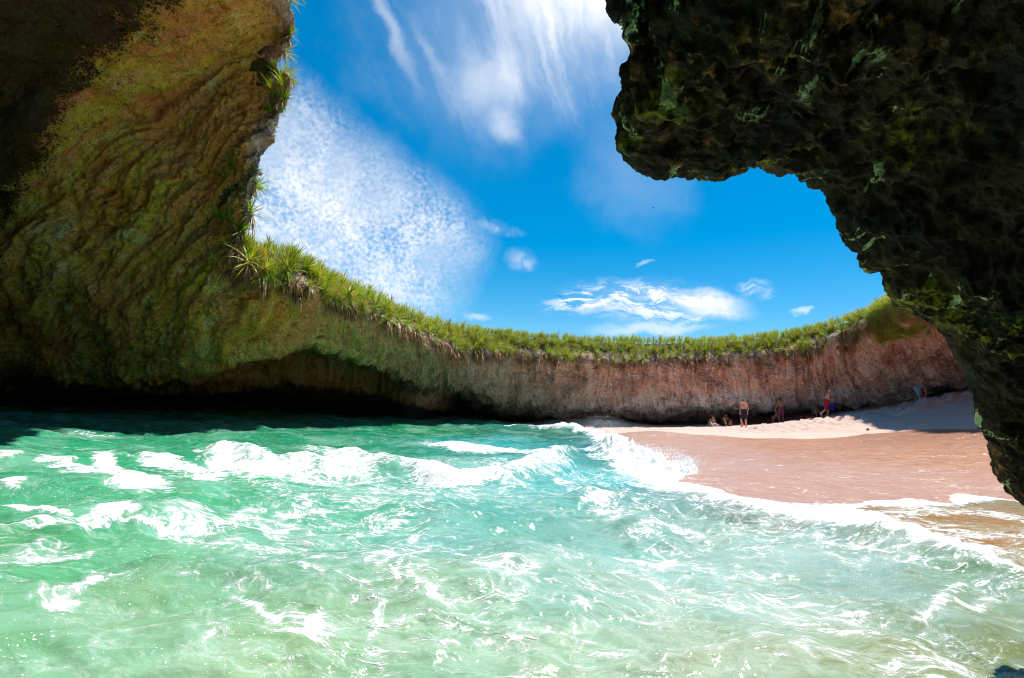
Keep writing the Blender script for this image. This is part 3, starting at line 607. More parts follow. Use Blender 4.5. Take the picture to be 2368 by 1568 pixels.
def rock_material(name, dark=1.0):
    m, t, b = mat(name)
    pos = t.pos(); st = t.attr('st'); near = t.attr('near', 'Fac'); row = t.attr('rowp', 'Fac'); colp = t.attr('colp', 'Fac')
    sep = t.n.new('ShaderNodeSeparateXYZ'); t.put(sep.inputs[0], pos)
    big = t.noise(pos, .35, 4, .6); mid = t.noise(pos, 1.3, 6, .65); fin = t.noise(pos, 7, 6, .7); vf = t.noise(pos, 38, 4, .7)
    sa = t.noise(t.map(st, (1.5, .16, 1)), 1.0, 6, .65, .4); sb = t.noise(t.map(st, (3.6, .30, 1), loc=(5, 2, 0)), 1.0, 5, .65, .5)
    sc = t.noise(t.map(st, (9, .8, 1), loc=(1, 9, 0)), 1.0, 5, .7, .3)
    # near wall: olive, ochre, violet-brown, grey-green lichen, pale veins
    g2 = t.noise(pos, 16, 4, .72)
    c = t.mix(t.mr(sa, .38, .60), (.58, .27, .09, 1), (.66, .43, .08, 1))
    c = t.mix(t.mr(sb, .50, .66, 0, .8), c, (.78, .44, .07, 1))
    c = t.mix(t.mr(t.noise(t.map(st, (1.1, .3, 1), loc=(3, 3, 3)), 1, 5, .65), .50, .62, 0, .8), c, (.50, .25, .18, 1))
    c = t.mix(t.math('MULTIPLY', t.mr(mid, .48, .62), t.mr(row, .6, 2.6, .25, .85)), c, (.50, .40, .13, 1))
    c = t.mix(t.mr(t.math('ADD', t.math('MULTIPLY', big, .6), t.math('MULTIPLY', fin, .4)), .52, .60, 0, .4), c, (.60, .56, .34, 1))
    lich = t.math('MULTIPLY', t.mr(t.noise(pos, .28, 3, .5), .38, .56), t.mr(t.math('ADD', t.math('MULTIPLY', fin, .5), t.math('MULTIPLY', g2, .5)), .45, .55))
    lich = t.math('MULTIPLY', lich, t.mr(row, 2.2, 4.0))
    c = t.mix(t.math('MULTIPLY', lich, .7), c, (.74, .74, .42, 1))
    c = t.mix(t.mr(sc, .44, .36, 0, .7), c, (.13, .07, .03, 1))
    vein = t.mr(t.math('ABSOLUTE', t.math('SUBTRACT', sa, .53)), .024, .004)
    vein = t.math('MULTIPLY', vein, t.mr(t.noise(pos, .8, 4), .44, .54))
    c = t.mix(vein, c, (.78, .74, .56, 1))
    vein2 = t.math('MULTIPLY', t.mr(t.math('ABSOLUTE', t.math('SUBTRACT', sb, .5)), .012, .0), t.mr(mid, .5, .6))
    c = t.mix(t.math('MULTIPLY', vein2, .8), c, (.70, .66, .45, 1))
    # far wall: red-brown to pink with pale runs, grey weathered foot
    d = t.mix(t.mr(sa, .36, .64), (.36, .16, .11, 1), (.72, .38, .28, 1))
    d = t.mix(t.mr(sb, .50, .66, 0, .75), d, (.74, .46, .35, 1))
    d = t.mix(t.mr(sc, .55, .66, 0, .75), d, (.80, .70, .58, 1))
    d = t.mix(t.mr(mid, .56, .68, 0, .6), d, (.36, .22, .06, 1))
    d = t.mix(t.math('MULTIPLY', t.mr(row, 1.6, 4.2), t.mr(t.math('ADD', t.math('MULTIPLY', sb, .5), t.math('MULTIPLY', mid, .5)), .38, .50, .35, 1.0)), d, t.mix(t.mr(t.math('ADD', t.math('MULTIPLY', sc, .5), t.math('MULTIPLY', mid, .5)), .42, .58), (.24, .215, .20, 1), (.80, .77, .75, 1)))
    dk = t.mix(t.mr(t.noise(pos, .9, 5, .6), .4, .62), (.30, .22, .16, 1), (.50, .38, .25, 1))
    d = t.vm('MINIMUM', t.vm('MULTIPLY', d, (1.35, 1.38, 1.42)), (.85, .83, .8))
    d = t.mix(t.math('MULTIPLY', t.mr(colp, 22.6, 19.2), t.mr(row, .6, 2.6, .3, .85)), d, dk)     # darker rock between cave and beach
    d = t.mix(t.mr(t.noise(t.vm('ADD', pos, (31, 5, 2)), .55, 5, .62), .52, .60, 0, .5), d, t.mix(t.mr(fin, .4, .6), (.10, .06, .045, 1), (.26, .15, .10, 1)))
    redtop = t.math('MULTIPLY', t.mr(colp, 25.5, 28.5), t.mr(row, 3.2, .6))
    d = t.mix(t.math('MULTIPLY', redtop, .65), d, t.mix(t.mr(sb, .4, .6), (.66, .26, .16, 1), (.78, .42, .30, 1)))
    pt = t.noise(t.vm('ADD', t.map(st, (.55, .20, 1)), (2, 7, 1)), 1.0, 4, .6, .5)
    c = t.mix(t.mr(pt, .50, .60, 0, .75), c, (.66, .30, .16, 1))
    c = t.mix(t.mr(t.noise(t.vm('ADD', t.map(st, (.7, .24, 1)), (12, 3, 1)), 1.0, 4, .6, .5), .52, .60, 0, .7), c, (.66, .52, .10, 1))
    c = t.mix(t.math('MULTIPLY', t.mr(t.math('ADD', row, t.math('MULTIPLY', t.math('SUBTRACT', big, .5), 4)), 1.6, .2), .5), c, (.68, .33, .17, 1))
    c = t.vm('MINIMUM', t.vm('MULTIPLY', c, (1.9, 1.04, .56)), (.92, .58, .32))
    c = t.mix(near, d, c)
    lipc = t.mix(t.mr(mid, .4, .6), (.34, .22, .19, 1), (.60, .46, .40, 1))
    c = t.mix(t.math('MULTIPLY', t.mr(t.math('ADD', row, t.math('MULTIPLY', t.math('SUBTRACT', mid, .5), 1.4)), .55, .0), .8), c, lipc)
    c = t.mix(t.mr(row, -.2, -1.2), c, (.10, .085, .04, 1))          # soil and litter on the top
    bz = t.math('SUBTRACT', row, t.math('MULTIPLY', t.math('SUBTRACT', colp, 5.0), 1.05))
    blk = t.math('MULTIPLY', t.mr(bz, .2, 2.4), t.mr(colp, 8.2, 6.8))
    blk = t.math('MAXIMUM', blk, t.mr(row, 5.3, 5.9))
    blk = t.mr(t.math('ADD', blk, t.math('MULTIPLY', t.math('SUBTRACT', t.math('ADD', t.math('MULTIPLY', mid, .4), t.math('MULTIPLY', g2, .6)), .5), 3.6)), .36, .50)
    c = t.mix(t.math('MULTIPLY', blk, .93), c, (.014, .012, .009, 1))       # recess shade painted black at upper left; dark wet algae band at foot
    holes = t.mr(t.vor(t.vm('ADD', pos, t.vm('SCALE', t.noise(pos, 3, 3, out=1), .4)), 2.4), .26, .12)
    holes = t.math('MULTIPLY', holes, t.mr(t.noise(pos, .7, 2), .48, .6))
    crack = t.math('MULTIPLY', t.mr(t.vor(t.vm('ADD', t.map(st, (1.2, .45, 1)), t.vm('SCALE', t.noise(pos, 2, 4, out=1), .9)), 1.1, 'DISTANCE_TO_EDGE'), .022, .004), t.mr(t.noise(pos, .9, 3), .5, .62))
    c = t.mix(t.mr(fin, .46, .35, 0, .65), c, t.vm('MULTIPLY', c, (.40, .36, .32)))
    c = t.mix(t.mr(g2, .46, .38, 0, .75), c, t.vm('MULTIPLY', c, (.34, .31, .27)))
    g3 = t.noise(t.vm('ADD', pos, (9, 9, 9)), 26, 4, .75)
    c = t.mix(t.mr(g3, .52, .60, 0, .75), c, t.vm('MINIMUM', t.vm('MULTIPLY', c, (1.9, 1.85, 1.7)), (.85, .82, .7)))
    c = t.mix(t.mr(t.math('ADD', t.math('MULTIPLY', vf, .5), t.math('MULTIPLY', g2, .5)), .50, .62, 0, .6), c, t.vm('MULTIPLY', c, (1.6, 1.55, 1.4)))
    if dark != 1: c = t.vm('MULTIPLY', c, (dark, dark, dark))
    t.put(b.inputs['Base Color'], c); b.inputs['Roughness'].default_value = .9; b.inputs['Specular IOR Level'].default_value = .15
    h = t.math('ADD', t.math('MULTIPLY', mid, 1.2), t.math('ADD', t.math('MULTIPLY', fin, .55), t.math('MULTIPLY', vf, .16)))
    h = t.math('ADD', h, t.math('MULTIPLY', sb, .9)); h = t.math('ADD', h, t.math('MULTIPLY', sc, .35))
    h = t.math('SUBTRACT', h, t.math('ADD', t.math('MULTIPLY', holes, .7), t.math('MULTIPLY', crack, .6)))
    t.put(b.inputs['Normal'], t.bump(h, 1.0, .15))
    return m
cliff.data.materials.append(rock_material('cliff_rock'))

# ------------------------------------------------------------------ near overhang and pillar
SIL = [(1352, -520, 2.1), (1352, -260, 2.4), (1385, -60, 2.65), (1424, 14, 2.75), (1462, 60, 2.8), (1464, 110, 2.85), (1450, 170, 2.9), (1455, 215, 2.92), (1438, 250, 2.95), (1436, 330, 3.0), (1470, 372, 3.0),
       (1530, 392, 3.05), (1640, 406, 3.1), (1700, 398, 3.12), (1760, 380, 3.15), (1810, 400, 3.2), (1900, 436, 3.22), (1940, 500, 3.25), (1975, 560, 3.28), (2008, 608, 3.3), (2050, 612, 3.3),
       (2070, 680, 3.35), (2140, 730, 3.4), (2195, 770, 3.45), (2215, 820, 3.5), (2250, 890, 3.55), (2275, 960, 3.6), (2290, 1035, 3.7), (2304, 1085, 3.75), (2338, 1140, 3.8), (2400, 1152, 3.75),
       (2470, 1215, 3.6), (2560, 1400, 3.4), (2650, 1650, 3.2), (2760, 1950, 3.0)]
A = np.array([P(s[0], s[1], s[2]*.88) for s in SIL]); ns = len(A)
u = np.linspace(0, 1, ns)
# closing line behind the camera and out to the right
Eend = np.array([[.9, -2.5, 3.6]]*1)
E = np.stack([np.interp(u, [0, .3, .55, .8, 1], [1.0, 2.0, 3.4, 4.6, 4.9]), np.interp(u, [0, .3, .6, 1], [-2.6, -2.6, -2.2, -1.6]), np.interp(u, [0, .3, .55, .8, 1], [3.9, 3.9, 3.3, 1.4, -.8])], -1)
back = np.array([1.0, .12, .62]); back /= np.linalg.norm(back)
rows = []
for kk in (4.5, 1.8, .5):
    bk = A+back*kk
    rows.append(bk)
rows.append(A)
bul = np.array([0, .06, .0])
for f in (.10, .30, .58, 1.0):
    q_ = A*(1-f)+E*f
    n_ = np.array([-.25, .25, -.12])*math.sin(min(f, 1)*math.pi)*1.1
    rows.append(q_+n_)
Cn = np.array(rows)                                    # (8, ns, 3)
cnt = [8, 18, 34, 44, 96, 110, 60]
X = catmull(Cn, cnt)
segn = [max(5, int(np.linalg.norm(A[i+1]-A[i])/.0135)) for i in range(ns-1)]
X = np.swapaxes(catmull(np.swapaxes(X, 0, 1), segn), 0, 1)
N = normals(X)
i0 = sum(cnt[:5])
if (N[i0, X.shape[1]//2] @ (CAM-X[i0, X.shape[1]//2])) < 0: N = -N
rid = np.concatenate([i+np.arange(c)/c for i, c in enumerate(cnt)]+[[len(cnt)]])[:, None]*np.ones((1, X.shape[1]))
cav = X*np.array([1, 1, 1])
dn = .10*fbm(cav*1.6+50, 3)+.10*fbm(cav*3.8+3, 5, .62)+.035*ridged(cav*6.5+8, 4, .6)*.6+.030*fbm(cav*17, 3, .6)+.012*ridged(cav*26+2, 2)+.07*ridged(cav*np.array([3.2, 3.2, .9])+31, 4, .6)*.6
w3 = worley(cav*6.5+fbm(cav*3, 2)[..., None]*.5); dn -= .035*sst(w3, .34, .10)*sst(fbm(cav*1.1+9, 2), -.2, .2)
w4 = worley(cav*15); dn -= .008*sst(w4, .40, .12)
dn *= np.where(rid > 2.5, 1, .8)
# keep the traced silhouette about where it is
X = X+N*((dn-.062)*(.55+.45*sst(np.abs(rid-3), 0, 1.0)))[..., None]
over = grid_mesh('rock_overhang', X, {'st': X*np.array([1, 1, 1]), 'rowp': rid})
over['kind'] = 'structure'
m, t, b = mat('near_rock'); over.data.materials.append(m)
pos = t.pos(); fin = t.noise(pos, 6, 6, .7); mid = t.noise(pos, 1.6, 5, .6); vf = t.noise(pos, 45, 4, .7)
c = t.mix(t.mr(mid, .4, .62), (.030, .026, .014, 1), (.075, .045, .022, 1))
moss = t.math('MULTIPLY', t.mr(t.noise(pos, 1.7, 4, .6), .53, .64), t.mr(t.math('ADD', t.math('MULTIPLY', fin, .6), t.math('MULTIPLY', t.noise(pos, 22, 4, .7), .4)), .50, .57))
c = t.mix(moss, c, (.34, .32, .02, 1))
red = t.math('MULTIPLY', t.mr(t.noise(t.map(pos, loc=(4, 1, 2)), 1.4, 4, .6), .47, .60), t.mr(t.noise(pos, 9, 5, .7), .52, .62))
c = t.mix(red, c, (.42, .18, .055, 1))
# pale green lichen runs following the hang of the rock
rt = t.map(pos, (5.5, 2.6, 1.5), (0, .45, 0))
l1 = t.math('MULTIPLY', t.mr(t.noise(rt, 1.5, 6, .68, .5), .585, .61), t.mr(t.noise(t.map(pos, loc=(2, 2, 2)), 1.0, 3), .49, .55))
c = t.mix(l1, c, (.66, .74, .36, 1))
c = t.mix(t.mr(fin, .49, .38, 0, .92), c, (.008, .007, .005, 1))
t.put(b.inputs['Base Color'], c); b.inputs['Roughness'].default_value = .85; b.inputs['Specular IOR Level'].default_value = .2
h = t.math('ADD', t.math('MULTIPLY', fin, 1.0), t.math('ADD', t.math('MULTIPLY', vf, .3), t.math('MULTIPLY', t.noise(t.map(pos, (3, 3, .8)), 4, 5, .7), .8)))
t.put(b.inputs['Normal'], t.bump(h, 1.0, .05))
# ------------------------------------------------------------------ helpers for things
def link(name, me, mt=None, parent=None):
    o = bpy.data.objects.new(name, me); COL.objects.link(o)
    if mt is not None and me is not None and not me.materials: me.materials.append(mt)
    if parent is not None: o.parent = parent
    return o
def tag(o, label, cat, group=None):
    o['label'] = label; o['category'] = cat
    if group: o['group'] = group
    return o
def empty(name, loc, label, cat, group=None, rz=0):
    o = bpy.data.objects.new(name, None); COL.objects.link(o); o.empty_display_size = .2
    o.location = loc; o.rotation_euler = (0, 0, rz); return tag(o, label, cat, group)
def raw_mesh(name, V, Fc, smooth=False, fattr=None):
    me = bpy.data.meshes.new(name); me.from_pydata([tuple(v) for v in V], [], Fc)
    if smooth: me.polygons.foreach_set('use_smooth', [True]*len(me.polygons))
    if fattr:
        for k, v in fattr.items():
            a = me.attributes.new(k, 'FLOAT', 'POINT'); a.data.foreach_set('value', np.asarray(v, np.float32))
    me.update(); return me

# ------------------------------------------------------------------ rim plants
def leaf_mat(name, stops, trans=.35):
    m, t, b = mat(name)
    oi = t.n.new('ShaderNodeObjectInfo'); pos = t.pos()
    tl = t.attr('along', 'Fac'); lr = t.attr('leafr', 'Fac')
    k = t.math('ADD', t.math('MULTIPLY', lr, .6), t.math('MULTIPLY', oi.outputs['Random'], .4))
    c = t.mix(t.mr(k, .15, .5), stops[0], stops[1]); c = t.mix(t.mr(k, .5, .85), c, stops[2])
    c = t.mix(t.mr(tl, .62, 1.0, 0, .8), c, (.58, .34, .12, 1))
    c = t.mix(t.mr(lr, .84, .86), c, (.50, .27, .11, 1)); c = t.mix(t.mr(lr, .12, .10), c, (.10, .13, .02, 1))
    c = t.mix(t.mr(t.noise(pos, .5, 2), .45, .62, 0, .5), c, stops[3])
    t.put(b.inputs['Base Color'], c); b.inputs['Roughness'].default_value = .42; b.inputs['Specular IOR Level'].default_value = .4
    tr = t.n.new('ShaderNodeBsdfTranslucent'); t.put(tr.inputs[0], t.vm('MULTIPLY', c, (1.4, 1.45, .6)))
    mx = t.n.new('ShaderNodeMixShader'); mx.inputs[0].default_value = trans
    t.l.new(b.outputs[0], mx.inputs[1]); t.l.new(tr.outputs[0], mx.inputs[2])
    t.l.new(mx.outputs[0], m.node_tree.nodes['Material Output'].inputs[0]); return m
MLEAF = leaf_mat('rosette_leaf', [(.08, .19, .010, 1), (.26, .38, .012, 1), (.52, .50, .03, 1), (.34, .42, .015, 1)])
MDRY = leaf_mat('dry_leaf', [(.30, .13, .05, 1), (.42, .24, .11, 1), (.52, .38, .26, 1), (.26, .12, .06, 1)], .25)
MGRASS = leaf_mat('grass_blade', [(.22, .32, .015, 1), (.36, .46, .02, 1), (.50, .52, .06, 1), (.38, .44, .03, 1)], .4)
def blade(V, Fc, AL, LR, base, d, length, width, droop, rnd, segs=4, up=(0, 0, 1)):
    d = np.array(d, float); d /= np.linalg.norm(d); side = np.cross(d, up)
    if np.linalg.norm(side) < .05: side = np.array([1., 0, 0])
    side /= np.linalg.norm(side); p = np.array(base, float); k0 = len(V); lr = rnd.random()
    for i in range(segs+1):
        q = i/segs; wv = width*(1-q)**.75*(.75+.6*q*(1-q)*2)
        nrm = np.cross(side, d)
        if i == segs: V.append(p); AL.append(1); LR.append(lr)
        else:
            V.append(p-side*wv*.5+nrm*wv*.18); V.append(p+side*wv*.5+nrm*wv*.18); AL += [q, q]; LR += [lr, lr]
        d = d+np.array([0, 0, -1])*droop*(.35+q)/segs; d /= np.linalg.norm(d); p = p+d*length/segs
    for i in range(segs-1): Fc.append((k0+2*i, k0+2*i+1, k0+2*i+3, k0+2*i+2))
    Fc.append((k0+2*segs-2, k0+2*segs-1, k0+2*segs))
def rosette(seed, n=46, L0=.62):
    rn = random.Random(seed); V, Fc, AL, LR = [], [], [], []
    for i in range(n):
        el = math.radians(-12+95*(i/n)**.9); az = i*2.39996+rn.uniform(-.3, .3)
        d = (math.cos(el)*math.cos(az), math.cos(el)*math.sin(az), math.sin(el))
        l = L0*rn.uniform(.75, 1.15)*(.8+.3*math.cos(el)); z = .02+.14*i/n
        blade(V, Fc, AL, LR, (d[0]*.03, d[1]*.03, z), d, l, .046, 1.15*rn.uniform(.4, 1.1), rn)
    return raw_mesh('leaves', V, Fc, fattr={'along': AL, 'leafr': LR})
def skirt(seed, n=26, L0=.55):
    rn = random.Random(seed); V, Fc, AL, LR = [], [], [], []
    for i in range(n):
        el = math.radians(rn.uniform(-75, -15)); az = rn.uniform(0, 6.283)
        d = (math.cos(el)*math.cos(az), math.cos(el)*math.sin(az), math.sin(el))
        blade(V, Fc, AL, LR, (d[0]*.04, d[1]*.04, rn.uniform(-.08, .02)), d, L0*rn.uniform(.5, 1.2), .040, 1.8, rn, 3)
    # stub of trunk
    return raw_mesh('dead_leaves', V, Fc, fattr={'along': AL, 'leafr': LR})
ROS = [rosette(s) for s in range(6)]+[rosette(60+s, 34, .72) for s in range(3)]
SKI = [skirt(s+100) for s in range(5)]
for me in ROS: me.materials.append(MLEAF)
for me in SKI: me.materials.append(MDRY)

colstart = np.r_[0, np.cumsum(SEGC)]
def site(cu, ru):
    """surface point for fractional control column / row"""
    i = int(np.interp(cu, np.arange(len(colstart)), colstart)); j = int(np.argmin(np.abs(ROWC[0]-ru)))
    i = min(max(i, 1), Xc.shape[0]-2); j = min(max(j, 1), Xc.shape[1]-2)
    p = Xc[i, j]; n = np.cross(Xc[i+1, j]-Xc[i-1, j], Xc[i, j+1]-Xc[i, j-1]); n /= np.linalg.norm(n)
    if n @ (np.array([4, 14, 20.0])-p) < 0: n = -n
    return p, n
def proj(p):
    v = np.asarray(p)-CAM; d = v@f_
    return 1184+FPX*(v@r_)/d, 784-FPX*(v@u_)/d, d
rn = random.Random(5)
cands = []
for k in range(9000):
    cu = rn.uniform(10.9, 29.2); ru = rn.uniform(-3.0, .28)
    if cu < 12.2 and ru < -1.6: continue
    if ru > 0 and rn.random() > .55: continue
    cands.append((cu, ru))
for k in range(260):
    cu = rn.choice([rn.uniform(5.2, 6.3), rn.uniform(7.2, 7.7), rn.uniform(8.6, 10.1)]); cands.append((cu, rn.uniform(-1.2, -.1)))
chosen = []; later = []
def dense(cu, ru):
    return 1.0 if cu > 11 else .8
for cu, ru in cands:
    p, n = site(cu, ru)
    U, Vv, d = proj(p)
    size = 1.0 * rn.uniform(.62, 1.25)
    if cu < 10.5: size *= .78
    if cu > 19: size *= .88
    md = .56 if cu > 15 else .5
    if cu < 10.5: md = .42
    if any((p[0]-q[0][0])**2+(p[1]-q[0][1])**2+(p[2]-q[0][2])**2 < (md*(.85 if q[3] < 0 else 1))**2 for q in chosen): continue
    chosen.append((p, n, size, ru, cu, U, Vv, d))
chosen.sort(key=lambda q: -(q[2]/q[7])*(1.0 if q[3] > -2.2 else .5))
main, rest = chosen[:292], chosen[292:]
def place_basis(p, n, rnd):
    ax = np.array([n[0]*.75, n[1]*.75, max(n[2], 0)*.4+.75]); ax = ax+np.array([rnd.uniform(-.25, .25), rnd.uniform(-.25, .25), 0]); ax /= np.linalg.norm(ax)
    q = Vector(ax).to_track_quat('Z', 'Y').to_matrix() @ Matrix.Rotation(rnd.uniform(0, 6.28), 3, 'Z')
    return ax, q
def section(q):
    cu, ru, U = q[4], q[3], q[5]
    hang = ru > -.9
    if cu < 6.6: return 'spiky plant at the top of the left rim'
    if cu < 8.1: return 'spiky plant on the bulge of the left rim'
    if cu < 10.5: return 'thin spiky plant below the left rim bulge'
    if U < 700: return 'long-leaved plant hanging at the left rim corner' if hang else 'green plant standing at the left rim corner'
    if U < 1000: return 'plant drooping over rock above the sea cave' if hang else 'upright plant on rim above the sea cave'
    if U < 1330: return 'plant drooping from the rim above the swimmer' if hang else 'skyline plant above the swimmer'
    if U < 1640: return 'rosette drooping from rim above the breaking wave' if hang else 'skyline rosette above the breaking wave'
    if U < 1880: return 'rosette drooping over cliff above the bathers' if hang else 'skyline rosette above the bathers'
    return 'rosette overhanging the red cliff' if hang else 'rosette on the rising skyline over red cliff'
secs = {}
for q in main: secs.setdefault(section(q), []).append(q)
def nth(k): return str(k)+('th' if 10 <= k % 100 <= 20 else {1: 'st', 2: 'nd', 3: 'rd'}.get(k % 10, 'th'))
for grp, lst in secs.items():
    lst.sort(key=lambda q: q[5])
    for k_, q in enumerate(lst):
        p, n, size, ru, cu, U, Vv, d = q
        ax, R3 = place_basis(p, n, rn)
        e = bpy.data.objects.new('spiky_plant', None); COL.objects.link(e); e.empty_display_size = .1
        big = 'broad ' if size > 1.1 else ('small ' if size < .75 else '')
        tag(e, big+grp+', '+nth(k_+1)+' of them from left', 'plant', grp.replace('plant ', 'plants ', 1).replace('rosette ', 'rosettes ', 1))
        Mx = R3.to_4x4(); Mx.translation = Vector(p+ax*.10*size); e.matrix_world = Mx @ Matrix.Scale(size, 4)
        a = link('leaves', ROS[rn.randrange(len(ROS))], None, e)
        if ru > -1.7 or rn.random() < .3:
            s = link('dead_leaves', SKI[rn.randrange(len(SKI))], None, e)
            s.rotation_euler = (R3.inverted()).to_euler() if ru > -.9 else (0, 0, 0)
            k = rn.uniform(.9, 1.5) if ru > -.4 else .8
            s.scale = (k, k, k)
# the rest of the thicket along the far skyline and behind, one uncountable mass
def merge(name, items, kind_label, mt):
    Vs, Fs, A1, A2 = [], [], [], []; off = 0
    for me, Mx in items:
        co = np.empty(len(me.vertices)*3, np.float32); me.vertices.foreach_get('co', co); co = co.reshape(-1, 3)
        Mn = np.array(Mx); co = co@Mn[:3, :3].T+Mn[:3, 3]; Vs.append(co)
        Fs += [[v+off for v in pl.vertices] for pl in me.polygons]; off += len(co)
        for lst, nm in ((A1, 'along'), (A2, 'leafr')):
            a = np.empty(len(me.vertices), np.float32); me.attributes[nm].data.foreach_get('value', a); lst.append(a)
    me = raw_mesh(name, np.concatenate(Vs), Fs, fattr={'along': np.concatenate(A1), 'leafr': np.concatenate(A2)})
    o = link(name, me, mt); o['kind'] = 'stuff'; return o
items = []
for q in rest:
    ax, R3 = place_basis(q[0], q[1], rn); Mx = R3.to_4x4(); Mx.translation = Vector(q[0]+ax*.1); items.append((ROS[rn.randrange(6)], Mx @ Matrix.Scale(q[2], 4)))
for k in range(900):
    cu = rn.uniform(12.8, 29.5); p, n = site(cu, rn.uniform(-3.8, -.7))
    ax, R3 = place_basis(p, n, rn); Mx = R3.to_4x4(); Mx.translation = Vector(p+ax*.1); items.append((ROS[rn.randrange(6)], Mx @ Matrix.Scale(rn.uniform(.5, .85), 4)))
for k in range(150):          # the rim that throws its shade on the sand at the right
    cu = rn.uniform(29, 32.5); p, n = site(cu, rn.uniform(-1.6, -.1))
    ax, R3 = place_basis(p, n, rn); Mx = R3.to_4x4(); Mx.translation = Vector(p+ax*.1); items.append((ROS[rn.randrange(6)], Mx @ Matrix.Scale(rn.uniform(.9, 1.3), 4)))
th = merge('plant_thicket', items, '', MLEAF); tag(th, 'dense mass of spiky leaves behind the front plants of the rim', 'undergrowth')
items = []
for k in range(700):
    cu = rn.uniform(12, 29); p, n = site(cu, rn.choice([rn.uniform(-.5, .1), rn.uniform(-.2, .3), rn.uniform(.0, .55)]))
    if rn.random() > .55+.45*math.sin(cu*5.1)+.3*math.sin(cu*11): continue
    Mx = Matrix.Translation(Vector(p)); items.append((SKI[rn.randrange(5)], Mx @ Matrix.Rotation(rn.uniform(0, 6), 4, 'Z') @ Matrix.Scale(rn.uniform(.8, 1.4), 4)))
dl = merge('dry_leaf_litter', items, '', MDRY); tag(dl, 'curtain of brown dead leaves hanging from the rim over the rock', 'dead leaves')
# soft bright grass in a few places
def tuft(seed):
    rg = random.Random(seed); V, Fc, AL, LR = [], [], [], []
    for i in range(70):
        el = math.radians(rg.uniform(15, 88)); az = rg.uniform(0, 6.283)
        d = (math.cos(el)*math.cos(az), math.cos(el)*math.sin(az), math.sin(el))
        blade(V, Fc, AL, LR, (rg.gauss(0, .10), rg.gauss(0, .10), 0), d, rg.uniform(.25, .6), .014, 2.2, rg, 4)
    return raw_mesh('tuft', V, Fc, fattr={'along': AL, 'leafr': LR})
TU = [tuft(s) for s in range(4)]; items = []
for c0, c1, r0_, r1_, n in [(14.6, 15.6, -1.2, .5, 110), (17.8, 18.2, -1, .3, 30), (18.6, 19.4, -1.2, .1, 40), (20.1, 20.6, -.6, .2, 24), (27.1, 28.6, -1.3, .9, 420), (24.6, 24.9, -.6, .1, 16), (13.2, 13.8, -.9, .2, 24)]:
    for k in range(n):
        p, n_ = site(rn.uniform(c0, c1), rn.uniform(r0_, r1_)); ax, R3 = place_basis(p, n_, rn)
        Mx = R3.to_4x4(); Mx.translation = Vector(p); items.append((TU[rn.randrange(4)], Mx @ Matrix.Scale(rn.uniform(.8, 1.25), 4)))
gr = merge('grass', items, '', MGRASS); tag(gr, 'bright yellow-green grass draped over the rim', 'grass')
for me in TU: bpy.data.meshes.remove(me)

# ------------------------------------------------------------------ spray of the breaking wave
MS, t, b = mat('water_drops'); t.put(b.inputs['Base Color'], (.92, .93, .93, 1)); b.inputs['Roughness'].default_value = .35
oct_v = np.array([(1, 0, 0), (-1, 0, 0), (0, 1, 0), (0, -1, 0), (0, 0, 1), (0, 0, -1)], float)
oct_f = [(0, 2, 4), (2, 1, 4), (1, 3, 4), (3, 0, 4), (2, 0, 5), (1, 2, 5), (3, 1, 5), (0, 3, 5)]
V, Fc = [], []; rq = np.random.RandomState(3)
line = [P(1300, 985, 25.5), P(1345, 982, 24.5), P(1385, 992, 21.5), P(1430, 1022, 16.5), P(1480, 1035, 14.8), P(1535, 1050, 13.4), P(1585, 1075, 12.0), P(1600, 1092, 11.4)]
line = catmull(np.array(line), [60]*7); line[:, 2] = np.minimum(line[:, 2], .75)
def drop(p, r):
    k = len(V); V.extend(list(p+oct_v*r*(1, 1, rq.uniform(.8, 1.6)))); Fc.extend([tuple(i+k for i in f) for f in oct_f])
for k in range(3000):
    i = rq.randint(0, len(line)); p = line[i].copy(); fr = i/len(line)
    p += rq.normal(0, 1, 3)*(.16, .22, 0); up = abs(rq.normal(0, .11))+.10*abs(math.sin(i*.21))*rq.random()
    p[2] = .15+rq.random()*.30+up*min(1, .35+fr); drop(p, rq.uniform(.006, .018)*(.5 if up > .25 else 1))
for k in range(420):          # the burst of droplets thrown up at the far end
    c0 = P(1395+rq.normal(0, 28), 985, 22.5); p = c0+np.array([0, rq.normal(0, .4), 0]); p[2] = .45+abs(rq.normal(0, .38)); drop(p, rq.uniform(.006, .020))
sp = link('sea_spray', raw_mesh('sea_spray', V, Fc), MS); sp['kind'] = 'stuff'; tag(sp, 'white droplets thrown up along the breaking wave', 'spray')

# ------------------------------------------------------------------ people
def tube(bm, a, b, ra, rb, n=14, flat=1.0, flatdir=None):
    a, b = Vector(a), Vector(b); d = b-a; L_ = max(d.length, 1e-4); d.normalize(); q = d.to_track_quat('Z', 'Y').to_matrix()
    rings = []; prof = [(-1, 0)]
    for k in range(1, 5): an = math.pi/2*k/5; prof.append((-math.cos(an), math.sin(an)))
    prof.append((0, 1)); vs = []
    def ring(z, r):
        o = []
        for i in range(n):
            v = q @ Vector((math.cos(6.2832*i/n)*r, math.sin(6.2832*i/n)*r, z))
            if flatdir is not None: fd = Vector(flatdir); v = v-fd*v.dot(fd)*(1-flat)
            o.append(bm.verts.new(a+v))
        return o
    R = [ring(z*ra, r*ra+1e-4) for z, r in prof]+[ring(L_+-z*rb, r*rb+1e-4) for z, r in reversed(prof)]
    for A_, B_ in zip(R[:-1], R[1:]):
        for i in range(n): bm.faces.new((A_[i], A_[(i+1) % n], B_[(i+1) % n], B_[i]))
    bm.faces.new(list(reversed(R[0]))); bm.faces.new(R[-1])
